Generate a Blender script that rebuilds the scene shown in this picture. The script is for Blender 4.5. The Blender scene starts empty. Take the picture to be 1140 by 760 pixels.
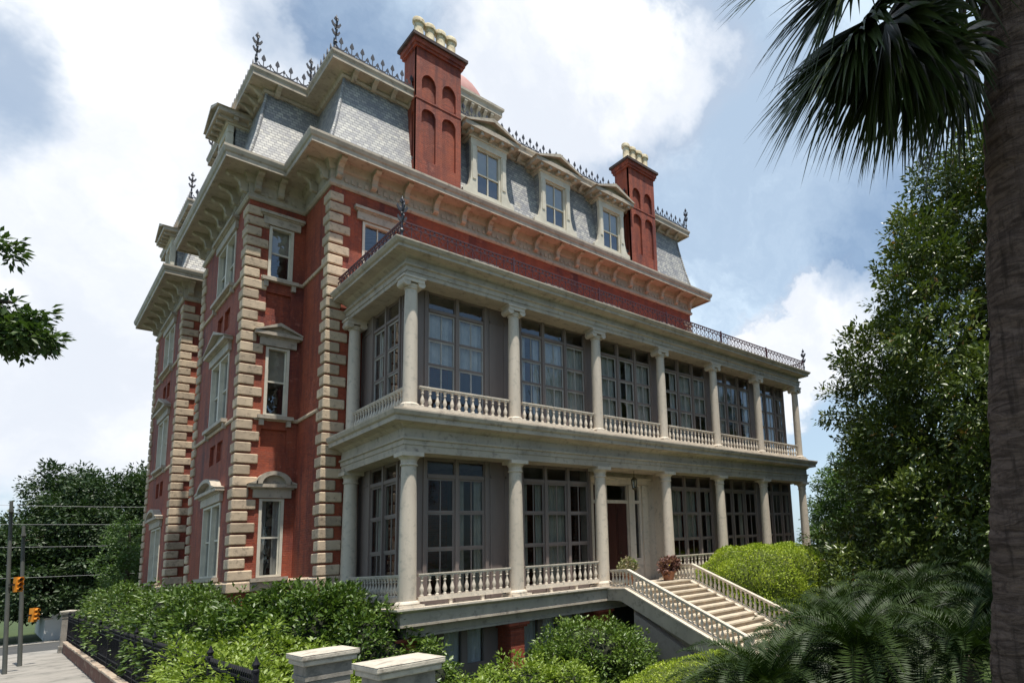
import bpy, bmesh, math, random
import numpy as np
from mathutils import Vector, Matrix

random.seed(7)
rng = np.random.default_rng(11)
scn = bpy.context.scene
COL = scn.collection
PI = math.pi
G = -2.3                      # ground level (porch floor is z = 0)

# ------------------------------------------------------------------ camera
cam_d = bpy.data.cameras.new("camera")
cam = bpy.data.objects.new("camera", cam_d)
COL.objects.link(cam)
R_ = Vector((0.6453776550466905, -0.7613108337940877, -0.06239789030236166))
U_ = Vector((-0.07085957046359159, -0.14100315451719672, 0.9874700155903036))
F_ = Vector((0.7605699202835661, 0.6328695953859296, 0.14494644388842245))
cam.matrix_world = Matrix(((R_.x, U_.x, -F_.x, -6.8624), (R_.y, U_.y, -F_.y, -16.7039),
                           (R_.z, U_.z, -F_.z, 1.0696), (0, 0, 0, 1)))
cam_d.sensor_width = 36
cam_d.lens = 21.278
cam_d.shift_x = -0.2082
cam_d.shift_y = 0.1145
cam_d.clip_start = 0.1
cam_d.clip_end = 3000
scn.camera = cam

# ------------------------------------------------------------------ view
scn.view_settings.view_transform = 'Standard'
scn.view_settings.look = 'None'
scn.view_settings.exposure = 0.35
scn.view_settings.gamma = 1
try:
    scn.view_settings.use_curve_mapping = False
except Exception:
    pass

# ------------------------------------------------------------------ sun
SUN = Vector((-0.03, -0.29, 1.0)).normalized()
sun_d = bpy.data.lights.new("sun", 'SUN')
sun_d.energy = 4.8
sun_d.angle = math.radians(0.6)
sun_d.color = (1.0, 0.95, 0.86)
sun = bpy.data.objects.new("sun", sun_d)
COL.objects.link(sun)
sun.rotation_euler = SUN.to_track_quat('Z', 'Y').to_euler()
sun.location = (10, -10, 60)

# ------------------------------------------------------------------ world
world = bpy.data.worlds.new("World")
scn.world = world
world.use_nodes = True


class NT:
    def __init__(s, tree):
        s.t = tree
        s.n = tree.nodes
        s.l = tree.links

    def new(s, typ, **kw):
        n = s.n.new(typ)
        for k, v in kw.items():
            setattr(n, k, v)
        return n

    def put(s, sock, v):
        if hasattr(v, 'is_output'):
            s.l.new(v, sock)
        else:
            sock.default_value = v

    def math(s, op, a, b=0.0, c=0.0, clamp=False):
        n = s.new('ShaderNodeMath', operation=op, use_clamp=clamp)
        s.put(n.inputs[0], a)
        s.put(n.inputs[1], b)
        s.put(n.inputs[2], c)
        return n.outputs[0]

    def smooth(s, v, a, b, lo=0.0, hi=1.0):
        n = s.new('ShaderNodeMapRange', interpolation_type='SMOOTHSTEP')
        s.put(n.inputs[0], v)
        n.inputs[1].default_value = a
        n.inputs[2].default_value = b
        n.inputs[3].default_value = lo
        n.inputs[4].default_value = hi
        return n.outputs[0]

    def mix(s, fac, a, b, blend='MIX'):
        n = s.new('ShaderNodeMix', data_type='RGBA', blend_type=blend)
        s.put(n.inputs[0], fac)
        s.put(n.inputs[6], a)
        s.put(n.inputs[7], b)
        return n.outputs[2]

    def noise(s, vec, scale, detail=4.0, rough=0.55, dist=0.0):
        n = s.new('ShaderNodeTexNoise')
        if vec is not None:
            s.l.new(vec, n.inputs['Vector'])
        n.inputs['Scale'].default_value = scale
        n.inputs['Detail'].default_value = detail
        n.inputs['Roughness'].default_value = rough
        n.inputs['Distortion'].default_value = dist
        return n.outputs['Fac']


def rgb(r, g, b):
    return (r, g, b, 1.0)


w = NT(world.node_tree)
bg = w.n['Background']
sky = w.new('ShaderNodeTexSky', sky_type='NISHITA')
sky.sun_disc = False
sky.sun_elevation = math.radians(73.7)
sky.sun_rotation = math.radians(186)
sky.air_density = 1.0
sky.dust_density = 1.6
sky.ozone_density = 1.2
tc = w.new('ShaderNodeTexCoord')
dirv = tc.outputs['Generated']
# gentle warp of the direction so that cloud edges billow
wn = w.new('ShaderNodeTexNoise')
w.l.new(dirv, wn.inputs['Vector'])
wn.inputs['Scale'].default_value = 5.0
wn.inputs['Detail'].default_value = 6.0
wn.inputs['Roughness'].default_value = 0.6
sub = w.new('ShaderNodeVectorMath', operation='SUBTRACT')
w.l.new(wn.outputs['Color'], sub.inputs[0])
sub.inputs[1].default_value = (0.5, 0.5, 0.5)
sc_ = w.new('ShaderNodeVectorMath', operation='SCALE')
w.l.new(sub.outputs[0], sc_.inputs[0])
sc_.inputs[3].default_value = 0.27
wadd = w.new('ShaderNodeVectorMath', operation='ADD')
w.l.new(dirv, wadd.inputs[0])
w.l.new(sc_.outputs[0], wadd.inputs[1])


def blob(d, r0, r1, vec):
    """1 inside r0 (chord distance from direction d), 0 outside r1"""
    n = w.new('ShaderNodeVectorMath', operation='DISTANCE')
    w.l.new(vec, n.inputs[0])
    n.inputs[1].default_value = Vector(d).normalized()
    return w.smooth(n.outputs['Value'], r0, r1, 1.0, 0.0)


wv = wadd.outputs[0]
dense = None
for d, r0, r1 in (((0.04, 0.866, 0.499), .15, .19), ((0.015, 0.939, 0.343), .25, .32), ((0.085, 0.82, 0.565), .10, .15),
                  ((0.45, 0.592, 0.668), .12, .185), ((0.533, 0.543, 0.649), .05, .16), ((0.417, 0.671, 0.613), .08, .2),
                  ((0.803, 0.475, 0.345), .055, .085), ((0.832, 0.415, 0.362), .05, .08), ((0.80, 0.515, 0.275), .08, .115), ((0.85, 0.42, 0.31), .06, .1),
                  ((-0.25, 0.8, 0.55), .10, .25), ((-0.7, -0.3, 0.5), .1, .3)):
    b_ = blob(d, r0, r1, wv)
    dense = b_ if dense is None else w.math('MAXIMUM', dense, b_)
wisp_n = w.noise(wv, 3.2, 7.0, 0.62, 0.6)
thin = w.smooth(wisp_n, 0.36, 0.66)
# clear patches of blue
clear = None
for d, r0, r1 in (((0.20, 0.745, 0.63), .03, .13), ((-0.03, 0.877, 0.485), .03, .095), ((0.84, 0.29, 0.46), .06, .20),
                  ((0.81, 0.40, 0.425), .02, .09)):
    b_ = blob(d, r0, r1, wv)
    clear = b_ if clear is None else w.math('MAXIMUM', clear, b_)
keep = w.math('SUBTRACT', 1.0, w.math('MULTIPLY', clear, 0.6))
ahead = w.smooth(blob((0.5, 0.65, 0.42), .55, 1.05, dirv), 0.0, 1.0, 0.25, 1.0)
dense = w.math('MULTIPLY', dense, w.math('SUBTRACT', 1.0, w.math('MULTIPLY', clear, 0.55)))
thin2 = w.math('MULTIPLY', w.math('MULTIPLY', w.math('ADD', w.math('MULTIPLY', thin, 0.45), 0.52), keep), ahead)
cover = w.math('MAXIMUM', dense, thin2, clamp=True)
shade_n = w.noise(wv, 2.6, 6.0, 0.55, 0.3)
cloud_c = w.mix(w.smooth(shade_n, 0.36, 0.62), rgb(0.66, 0.70, 0.77), rgb(0.90, 0.91, 0.93))
cloud_c2 = w.mix(dense, rgb(0.63, 0.755, 0.875), cloud_c)
skyscale = w.mix(1.0, sky.outputs['Color'], rgb(0.08, 0.10, 0.108), 'MULTIPLY')
skyc = w.mix(cover, skyscale, cloud_c2)
w.l.new(skyc, bg.inputs['Color'])
bg.inputs['Strength'].default_value = 1.0
# the brightness of the blue itself is sky * about 0.09


# ------------------------------------------------------------------ materials
def material(name, c1, c2=None, rough=0.7, scale=1.2, c3=None, scale3=9.0, bump=0.0, bump_scale=40.0,
             metallic=0.0, streak=False, spec=0.4):
    m = bpy.data.materials.new(name)
    m.use_nodes = True
    t = NT(m.node_tree)
    p = t.n['Principled BSDF']
    p.inputs['Roughness'].default_value = rough
    p.inputs['Metallic'].default_value = metallic
    p.inputs['Specular IOR Level'].default_value = spec
    co = t.new('ShaderNodeTexCoord').outputs['Object']
    col = rgb(*c1)
    vec = co
    if streak:
        mp = t.new('ShaderNodeMapping')
        mp.inputs['Scale'].default_value = (1.0, 1.0, 0.18)
        t.l.new(co, mp.inputs['Vector'])
        vec = mp.outputs[0]
    if c2:
        col = t.mix(t.smooth(t.noise(vec, scale, 6, 0.62), 0.34, 0.68), col, rgb(*c2))
    if c3:
        col = t.mix(t.smooth(t.noise(co, scale3, 5, 0.65), 0.5, 0.74), col, rgb(*c3))
    t.put(p.inputs['Base Color'], col)
    if bump:
        bn = t.new('ShaderNodeBump')
        bn.inputs['Strength'].default_value = bump
        bn.inputs['Distance'].default_value = 0.02
        t.l.new(t.noise(co, bump_scale, 4, 0.6), bn.inputs['Height'])
        t.l.new(bn.outputs[0], p.inputs['Normal'])
    return m


def island_variation(m, amount):
    """each separate stone of the mesh gets a slightly different tone"""
    t = NT(m.node_tree)
    p = t.n['Principled BSDF']
    lk = p.inputs['Base Color'].links
    src = lk[0].from_socket
    g = t.new('ShaderNodeNewGeometry')
    f = t.math('ADD', t.math('MULTIPLY', g.outputs['Random Per Island'], amount), 1 - amount)
    cc = t.new('ShaderNodeCombineColor')
    for i in range(3):
        t.l.new(f, cc.inputs[i])
    t.put(p.inputs['Base Color'], t.mix(1.0, src, cc.outputs[0], 'MULTIPLY'))


def brick_material():
    m = bpy.data.materials.new("painted_red_brick")
    m.use_nodes = True
    t = NT(m.node_tree)
    p = t.n['Principled BSDF']
    p.inputs['Roughness'].default_value = 0.75
    co = t.new('ShaderNodeTexCoord').outputs['Object']
    sp = t.new('ShaderNodeSeparateXYZ')
    t.l.new(co, sp.inputs[0])
    cb = t.new('ShaderNodeCombineXYZ')
    t.put(cb.inputs[0], t.math('ADD', sp.outputs[0], sp.outputs[1]))
    t.put(cb.inputs[1], sp.outputs[2])
    br = t.new('ShaderNodeTexBrick')
    t.l.new(cb.outputs[0], br.inputs['Vector'])
    br.inputs['Scale'].default_value = 1.0
    br.inputs['Brick Width'].default_value = 0.22
    br.inputs['Row Height'].default_value = 0.075
    br.inputs['Mortar Size'].default_value = 0.008
    br.inputs['Mortar Smooth'].default_value = 0.3
    br.inputs['Color1'].default_value = rgb(0.33, 0.060, 0.024)
    br.inputs['Color2'].default_value = rgb(0.205, 0.038, 0.018)
    br.inputs['Mortar'].default_value = rgb(0.25, 0.07, 0.045)
    mp = t.new('ShaderNodeMapping')
    mp.inputs['Scale'].default_value = (1.6, 1.6, 0.16)
    t.l.new(co, mp.inputs['Vector'])
    c = t.mix(t.smooth(t.noise(mp.outputs[0], 1.5, 8, 0.7), 0.42, 0.66), br.outputs['Color'], rgb(0.10, 0.020, 0.018))
    c = t.mix(t.smooth(t.noise(co, 3.0, 7, 0.7), 0.56, 0.75, 0, 0.6), c, rgb(0.47, 0.17, 0.115))
    c = t.mix(t.smooth(t.noise(co, 0.55, 4, 0.6), 0.35, 0.7, 0, 0.5), c, rgb(0.40, 0.090, 0.032))
    c = t.mix(t.smooth(t.noise(co, 7.0, 5, 0.7), 0.52, 0.70, 0, 0.55), c, rgb(0.12, 0.026, 0.017))
    c = t.mix(t.smooth(t.noise(co, 11.0, 5, 0.7), 0.60, 0.74, 0, 0.5), c, rgb(0.50, 0.22, 0.14))
    t.put(p.inputs['Base Color'], c)
    bn = t.new('ShaderNodeBump')
    bn.inputs['Strength'].default_value = 0.8
    bn.inputs['Distance'].default_value = 0.012
    h = t.math('ADD', t.math('MULTIPLY', br.outputs['Fac'], -1.0), t.noise(co, 30, 3))
    t.put(bn.inputs['Height'], h)
    t.l.new(bn.outputs[0], p.inputs['Normal'])
    return m


def slate_material():
    m = bpy.data.materials.new("roof_slate")
    m.use_nodes = True
    t = NT(m.node_tree)
    p = t.n['Principled BSDF']
    p.inputs['Roughness'].default_value = 0.5
    co = t.new('ShaderNodeTexCoord').outputs['Object']
    sp = t.new('ShaderNodeSeparateXYZ')
    t.l.new(co, sp.inputs[0])
    cb = t.new('ShaderNodeCombineXYZ')
    t.put(cb.inputs[0], t.math('ADD', sp.outputs[0], sp.outputs[1]))
    t.put(cb.inputs[1], sp.outputs[2])
    br = t.new('ShaderNodeTexBrick')
    t.l.new(cb.outputs[0], br.inputs['Vector'])
    br.inputs['Scale'].default_value = 1.0
    br.inputs['Brick Width'].default_value = 0.17
    br.inputs['Row Height'].default_value = 0.115
    br.inputs['Mortar Size'].default_value = 0.010
    br.inputs['Color1'].default_value = rgb(0.44, 0.425, 0.385)
    br.inputs['Color2'].default_value = rgb(0.22, 0.22, 0.235)
    br.inputs['Mortar'].default_value = rgb(0.17, 0.17, 0.18)
    c = t.mix(t.smooth(t.noise(co, 2.2, 6, 0.65), 0.45, 0.75, 0, 0.7), br.outputs['Color'], rgb(0.16, 0.165, 0.19))
    c = t.mix(t.smooth(t.noise(co, 1.3, 5, 0.6), 0.6, 0.78, 0, 0.6), c, rgb(0.42, 0.36, 0.27))
    t.put(p.inputs['Base Color'], c)
    bn = t.new('ShaderNodeBump')
    bn.inputs['Strength'].default_value = 0.8
    bn.inputs['Distance'].default_value = 0.02
    fr = t.math('FRACT', t.math('MULTIPLY', sp.outputs[2], 1 / .115))
    t.put(bn.inputs['Height'], t.math('SUBTRACT', t.math('MULTIPLY', fr, -0.8), br.outputs['Fac']))
    t.l.new(bn.outputs[0], p.inputs['Normal'])
    return m


def glass_material(name, tint=0.75, refl=0.12, edge=0.55):
    m = bpy.data.materials.new(name)
    m.use_nodes = True
    t = NT(m.node_tree)
    t.n.remove(t.n['Principled BSDF'])
    out = t.n['Material Output']
    tr = t.new('ShaderNodeBsdfTransparent')
    tr.inputs[0].default_value = rgb(tint, tint * 1.02, tint * 1.03)
    gl = t.new('ShaderNodeBsdfGlossy')
    gl.inputs['Roughness'].default_value = 0.03
    gl.inputs['Color'].default_value = rgb(0.9, 0.94, 1.0)
    co = t.new('ShaderNodeTexCoord').outputs['Object']
    bn = t.new('ShaderNodeBump')
    bn.inputs['Strength'].default_value = 0.25
    bn.inputs['Distance'].default_value = 0.05
    t.l.new(t.noise(co, 1.7, 3, 0.5), bn.inputs['Height'])
    t.l.new(bn.outputs[0], gl.inputs['Normal'])
    lw = t.new('ShaderNodeLayerWeight')
    lw.inputs['Blend'].default_value = 0.25
    f = t.math('ADD', t.math('MULTIPLY', lw.outputs['Facing'], edge), refl, clamp=True)
    mx = t.new('ShaderNodeMixShader')
    t.put(mx.inputs[0], f)
    t.l.new(tr.outputs[0], mx.inputs[1])
    t.l.new(gl.outputs[0], mx.inputs[2])
    t.l.new(mx.outputs[0], out.inputs['Surface'])
    return m


def leaf_material(name, ca, cb, cc=None, rough=0.42, trans=0.25, spec=0.5):
    m = bpy.data.materials.new(name)
    m.use_nodes = True
    t = NT(m.node_tree)
    p = t.n['Principled BSDF']
    p.inputs['Roughness'].default_value = rough
    p.inputs['Specular IOR Level'].default_value = spec
    at = t.new('ShaderNodeAttribute', attribute_name='tint')
    c = t.mix(at.outputs['Fac'], rgb(*ca), rgb(*cb))
    if cc:
        c = t.mix(t.smooth(at.outputs['Fac'], 0.93, 0.96), c, rgb(*cc))
    t.put(p.inputs['Base Color'], c)
    tl = t.new('ShaderNodeBsdfTranslucent')
    t.put(tl.inputs['Color'], t.mix(1.0, c, rgb(1.0, 1.1, 0.5), 'MULTIPLY'))
    mx = t.new('ShaderNodeMixShader')
    mx.inputs[0].default_value = trans
    t.l.new(p.outputs[0], mx.inputs[1])
    t.l.new(tl.outputs[0], mx.inputs[2])
    t.l.new(mx.outputs[0], t.n['Material Output'].inputs['Surface'])
    return m


M = {}
M['brick'] = brick_material()
M['slate'] = slate_material()
M['stone'] = material("quoin_stone", (0.68, 0.53, 0.37), (0.53, 0.41, 0.295), 0.85, 2.2, (0.30, 0.23, 0.17), 7.0, 0.3, 30)
island_variation(M['stone'], .38)
M['trim'] = material("painted_trim", (0.475, 0.405, 0.32), (0.37, 0.315, 0.25), 0.6, 1.3, (0.22, 0.185, 0.15), 5.0, 0.12, 25, streak=True)
M['column'] = material("column_paint", (0.62, 0.535, 0.435), (0.50, 0.43, 0.35), 0.55, 1.6, (0.38, 0.34, 0.28), 6.0, 0.08, 25, streak=True)
M['rail'] = material("balustrade_paint", (0.67, 0.585, 0.48), (0.54, 0.47, 0.385), 0.55, 2.4, (0.36, 0.33, 0.28), 8.0, 0.1, 30)
M['white'] = material("window_paint", (0.64, 0.585, 0.48), (0.52, 0.475, 0.39), 0.5, 2.0)
M['brown'] = material("porch_frame_paint", (0.22, 0.172, 0.152), (0.17, 0.134, 0.12), 0.55, 1.5, streak=True)
M['brownlt'] = material("porch_mullion_paint", (0.24, 0.19, 0.17), (0.185, 0.15, 0.135), 0.5, 1.5, streak=True)
M['sashgrey'] = material("sash_paint", (0.42, 0.39, 0.36), (0.33, 0.305, 0.28), 0.5, 2.0)
M['iron'] = material("wrought_iron", (0.008, 0.008, 0.012), (0.016, 0.015, 0.019), 0.6, 3.0, spec=0.2)
M['skylitiron'] = material("roof_iron_skylit", (0.034, 0.036, 0.048), (0.05, 0.05, 0.062), 0.5, 3.0)  # iron lightened towards blue, with the sky's light put into the colour
M['rediron'] = material("porch_railing_iron", (0.075, 0.022, 0.028), (0.05, 0.022, 0.03), 0.55, 2.0)
M['redroof'] = material("porch_roof_paint", (0.36, 0.105, 0.065), (0.28, 0.08, 0.05), 0.6, 1.5)
M['glass'] = glass_material("window_glass", 0.72, 0.10)
M['pglass'] = glass_material("porch_glass", 0.80, 0.05)
M['dimglass'] = glass_material("dimmed_porch_glass", 0.62, 0.01, 0.22)  # porch glass dimmed to stand in for darker reflections on the lower storey
M['curtain'] = material("curtain_cloth", (0.56, 0.54, 0.49), (0.44, 0.43, 0.39), 0.9, 3.0)
M['blind'] = material("window_blind", (0.50, 0.47, 0.38), (0.43, 0.40, 0.33), 0.9, 3.0)
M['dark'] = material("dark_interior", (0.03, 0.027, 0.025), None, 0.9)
M['pot'] = material("chimney_pot_clay", (0.76, 0.66, 0.47), (0.60, 0.48, 0.31), 0.8, 5.0, (0.25, 0.17, 0.09), 9.0)
M['cap'] = material("chimney_cap_stone", (0.05, 0.036, 0.036), (0.09, 0.06, 0.055), 0.85, 4.0)
M['dome'] = material("dome_copper_paint", (0.38, 0.17, 0.155), (0.45, 0.25, 0.22), 0.7, 1.2)
M['door'] = material("mahogany_door", (0.055, 0.017, 0.013), (0.035, 0.011, 0.010), 0.35, 3.0, streak=True)
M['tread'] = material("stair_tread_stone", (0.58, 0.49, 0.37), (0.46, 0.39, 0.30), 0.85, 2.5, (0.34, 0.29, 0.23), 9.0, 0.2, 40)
M['shadedriser'] = material("stair_riser_shaded", (0.40, 0.32, 0.24), (0.31, 0.25, 0.19), 0.85, 2.5)  # tread stone darkened, so the risers' shade is in the colour
M['stairwall'] = material("stair_wall_stucco", (0.36, 0.31, 0.28), (0.30, 0.26, 0.235), 0.9, 1.2, (0.25, 0.21, 0.19), 4.0, 0.2, 40)
M['pier'] = material("gate_pier_stucco", (0.31, 0.275, 0.235), (0.22, 0.20, 0.17), 0.9, 2.6, (0.13, 0.12, 0.10), 5.0, 0.3, 40)
M['piercap'] = material("gate_pier_cap_stone", (0.55, 0.49, 0.40), (0.43, 0.38, 0.31), 0.85, 3.0, (0.26, 0.225, 0.18), 6.0, 0.3, 40)
M['walk'] = material("concrete_walk", (0.30, 0.275, 0.245), (0.23, 0.215, 0.19), 0.9, 0.8, (0.15, 0.14, 0.125), 1.6, 0.2, 60)
M['asphalt'] = material("road_asphalt", (0.06, 0.06, 0.06), (0.08, 0.078, 0.074), 0.9, 0.7, (0.045, 0.045, 0.045), 12.0, 0.3, 90)
M['kerb'] = material("kerb_stone", (0.34, 0.33, 0.31), (0.26, 0.25, 0.24), 0.9, 1.0)
M['soil'] = material("garden_soil", (0.05, 0.045, 0.025), (0.035, 0.05, 0.018), 0.95, 0.8, (0.07, 0.055, 0.035), 5.0, 0.6, 25)
M['lawn'] = material("lawn_ground", (0.05, 0.075, 0.02), (0.035, 0.06, 0.016), 0.95, 0.5, (0.08, 0.085, 0.03), 6.0, 0.6, 40)
M['lowwall'] = material("fence_wall_brick", (0.17, 0.075, 0.05), (0.11, 0.05, 0.035), 0.9, 1.5, (0.33, 0.24, 0.17), 3.0, 0.5, 25)
M['coping'] = material("fence_wall_coping", (0.46, 0.38, 0.29), (0.30, 0.22, 0.16), 0.9, 2.0, (0.17, 0.10, 0.07), 5.0, 0.3, 30)
M['whitewall'] = material("white_stucco", (0.68, 0.67, 0.64), (0.56, 0.55, 0.53), 0.9, 1.0)
M['bark'] = material("tree_bark", (0.055, 0.042, 0.03), (0.085, 0.068, 0.05), 0.95, 4.0, bump=0.6, bump_scale=14)
M['pole'] = material("pole_wood", (0.07, 0.075, 0.065), (0.11, 0.11, 0.10), 0.9, 2.0, streak=True)
M['signal'] = material("signal_yellow", (0.72, 0.28, 0.03), (0.60, 0.22, 0.02), 0.5, 3.0)
M['blackp'] = material("black_paint", (0.02, 0.02, 0.02), None, 0.5)
M['whitep'] = material("white_paint", (0.75, 0.75, 0.73), None, 0.5)
M['redp'] = material("red_paint", (0.5, 0.03, 0.03), None, 0.5)
M['wire'] = material("wire_sheath", (0.25, 0.25, 0.26), None, 0.5)
M['terracotta'] = material("terracotta_pot", (0.30, 0.13, 0.07), (0.22, 0.10, 0.06), 0.85, 5.0)
M['brass'] = material("lantern_metal", (0.10, 0.085, 0.05), (0.06, 0.05, 0.03), 0.4, 5.0, metallic=0.6)
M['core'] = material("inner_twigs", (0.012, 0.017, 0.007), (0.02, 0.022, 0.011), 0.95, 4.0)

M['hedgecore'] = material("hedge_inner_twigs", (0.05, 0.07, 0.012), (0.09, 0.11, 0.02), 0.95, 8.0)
M['magnolia'] = leaf_material("magnolia_leaf", (0.030, 0.058, 0.012), (0.14, 0.175, 0.035), (0.26, 0.14, 0.05), 0.36, 0.18, 0.45)
M['oakleaf'] = leaf_material("oak_leaf", (0.028, 0.062, 0.014), (0.085, 0.135, 0.032), None, 0.5, 0.28)
M['darktree'] = leaf_material("dark_tree_leaf", (0.018, 0.042, 0.014), (0.055, 0.092, 0.026), None, 0.5, 0.2)
M['lighttree'] = leaf_material("light_tree_leaf", (0.05, 0.10, 0.02), (0.11, 0.18, 0.05), None, 0.5, 0.3)
M['shrub'] = leaf_material("shrub_leaf", (0.05, 0.10, 0.014), (0.15, 0.22, 0.03), (0.17, 0.22, 0.05), 0.4, 0.2)
M['shrubdark'] = leaf_material("dark_shrub_leaf", (0.036, 0.078, 0.012), (0.12, 0.185, 0.026), (0.22, 0.27, 0.05), 0.4, 0.2)
M['bright'] = leaf_material("bright_shrub_leaf", (0.11, 0.18, 0.02), (0.29, 0.37, 0.05), (0.30, 0.37, 0.09), 0.45, 0.3)
M['hedge'] = leaf_material("clipped_hedge_leaf", (0.20, 0.29, 0.018), (0.42, 0.49, 0.04), (0.55, 0.56, 0.08), 0.5, 0.3)
M['palmleaf'] = leaf_material("palmetto_leaf", (0.024, 0.042, 0.015), (0.075, 0.095, 0.028), (0.15, 0.11, 0.045), 0.36, 0.28)
M['sago'] = leaf_material("sago_leaf", (0.010, 0.024, 0.004), (0.038, 0.064, 0.009), (0.17, 0.16, 0.05), 0.5, 0.16, 0.3)
M['redleaf'] = leaf_material("coleus_leaf", (0.09, 0.035, 0.03), (0.24, 0.12, 0.09), (0.45, 0.32, 0.04), 0.5, 0.2)
M['flower'] = leaf_material("pale_flower_leaf", (0.10, 0.17, 0.03), (0.45, 0.33, 0.24), (0.65, 0.5, 0.42), 0.5, 0.2)
M['grass'] = leaf_material("grass_blade", (0.045, 0.08, 0.015), (0.11, 0.16, 0.035), None, 0.6, 0.3)


def palm_bark():
    m = bpy.data.materials.new("palmetto_bark")
    m.use_nodes = True
    t = NT(m.node_tree)
    p = t.n['Principled BSDF']
    p.inputs['Roughness'].default_value = 0.95
    p.inputs['Specular IOR Level'].default_value = 0.1
    co = t.new('ShaderNodeTexCoord').outputs['Object']
    mp = t.new('ShaderNodeMapping')
    mp.inputs['Scale'].default_value = (3.5, 3.5, 16)
    t.l.new(co, mp.inputs['Vector'])
    n1 = t.noise(mp.outputs[0], 1.0, 8, 0.72, 1.2)
    mp2 = t.new('ShaderNodeMapping')
    mp2.inputs['Scale'].default_value = (16, 16, 1.2)
    t.l.new(co, mp2.inputs['Vector'])
    n2 = t.noise(mp2.outputs[0], 1.0, 4, 0.6)
    c = t.mix(t.smooth(n1, 0.35, 0.65), rgb(0.075, 0.052, 0.044), rgb(0.21, 0.15, 0.125))
    c = t.mix(t.smooth(n2, 0.5, 0.7, 0, 0.7), c, rgb(0.045, 0.033, 0.028))
    t.put(p.inputs['Base Color'], c)
    bn = t.new('ShaderNodeBump')
    bn.inputs['Strength'].default_value = 1.0
    bn.inputs['Distance'].default_value = 0.06
    t.put(bn.inputs['Height'], t.math('ADD', n1, n2))
    t.l.new(bn.outputs[0], p.inputs['Normal'])
    return m


M['palmbark'] = palm_bark()

# ------------------------------------------------------------------ object helpers
BASE = {}


def tag(o, label=None, cat=None, group=None, kind=None):
    if label:
        o['label'] = label
    if cat:
        o['category'] = cat
    if group:
        o['group'] = group
    if kind:
        o['kind'] = kind
    return o


def thing(name, loc, label, cat, group=None):
    o = bpy.data.objects.new(name, None)
    o.empty_display_size = 0.2
    COL.objects.link(o)
    o.location = loc
    BASE[o.name] = Vector(loc)
    return tag(o, label, cat, group)


def link_mesh(name, me, parent=None, loc=None):
    o = bpy.data.objects.new(name, me)
    COL.objects.link(o)
    if parent is not None:
        o.parent = parent
        BASE[o.name] = BASE[parent.name]
    else:
        BASE[o.name] = Vector(loc) if loc is not None else Vector((0, 0, 0))
        o.location = BASE[o.name]
    return o


class Frame:
    """u along a wall, n outward from it, z up"""

    def __init__(s, o, u, n):
        s.o, s.u, s.n = o, u, n

    def __call__(s, u, n, z):
        return (s.o[0] + s.u[0] * u + s.n[0] * n, s.o[1] + s.u[1] * u + s.n[1] * n, z)


ID = Frame((0, 0), (1, 0), (0, 1))


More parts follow.
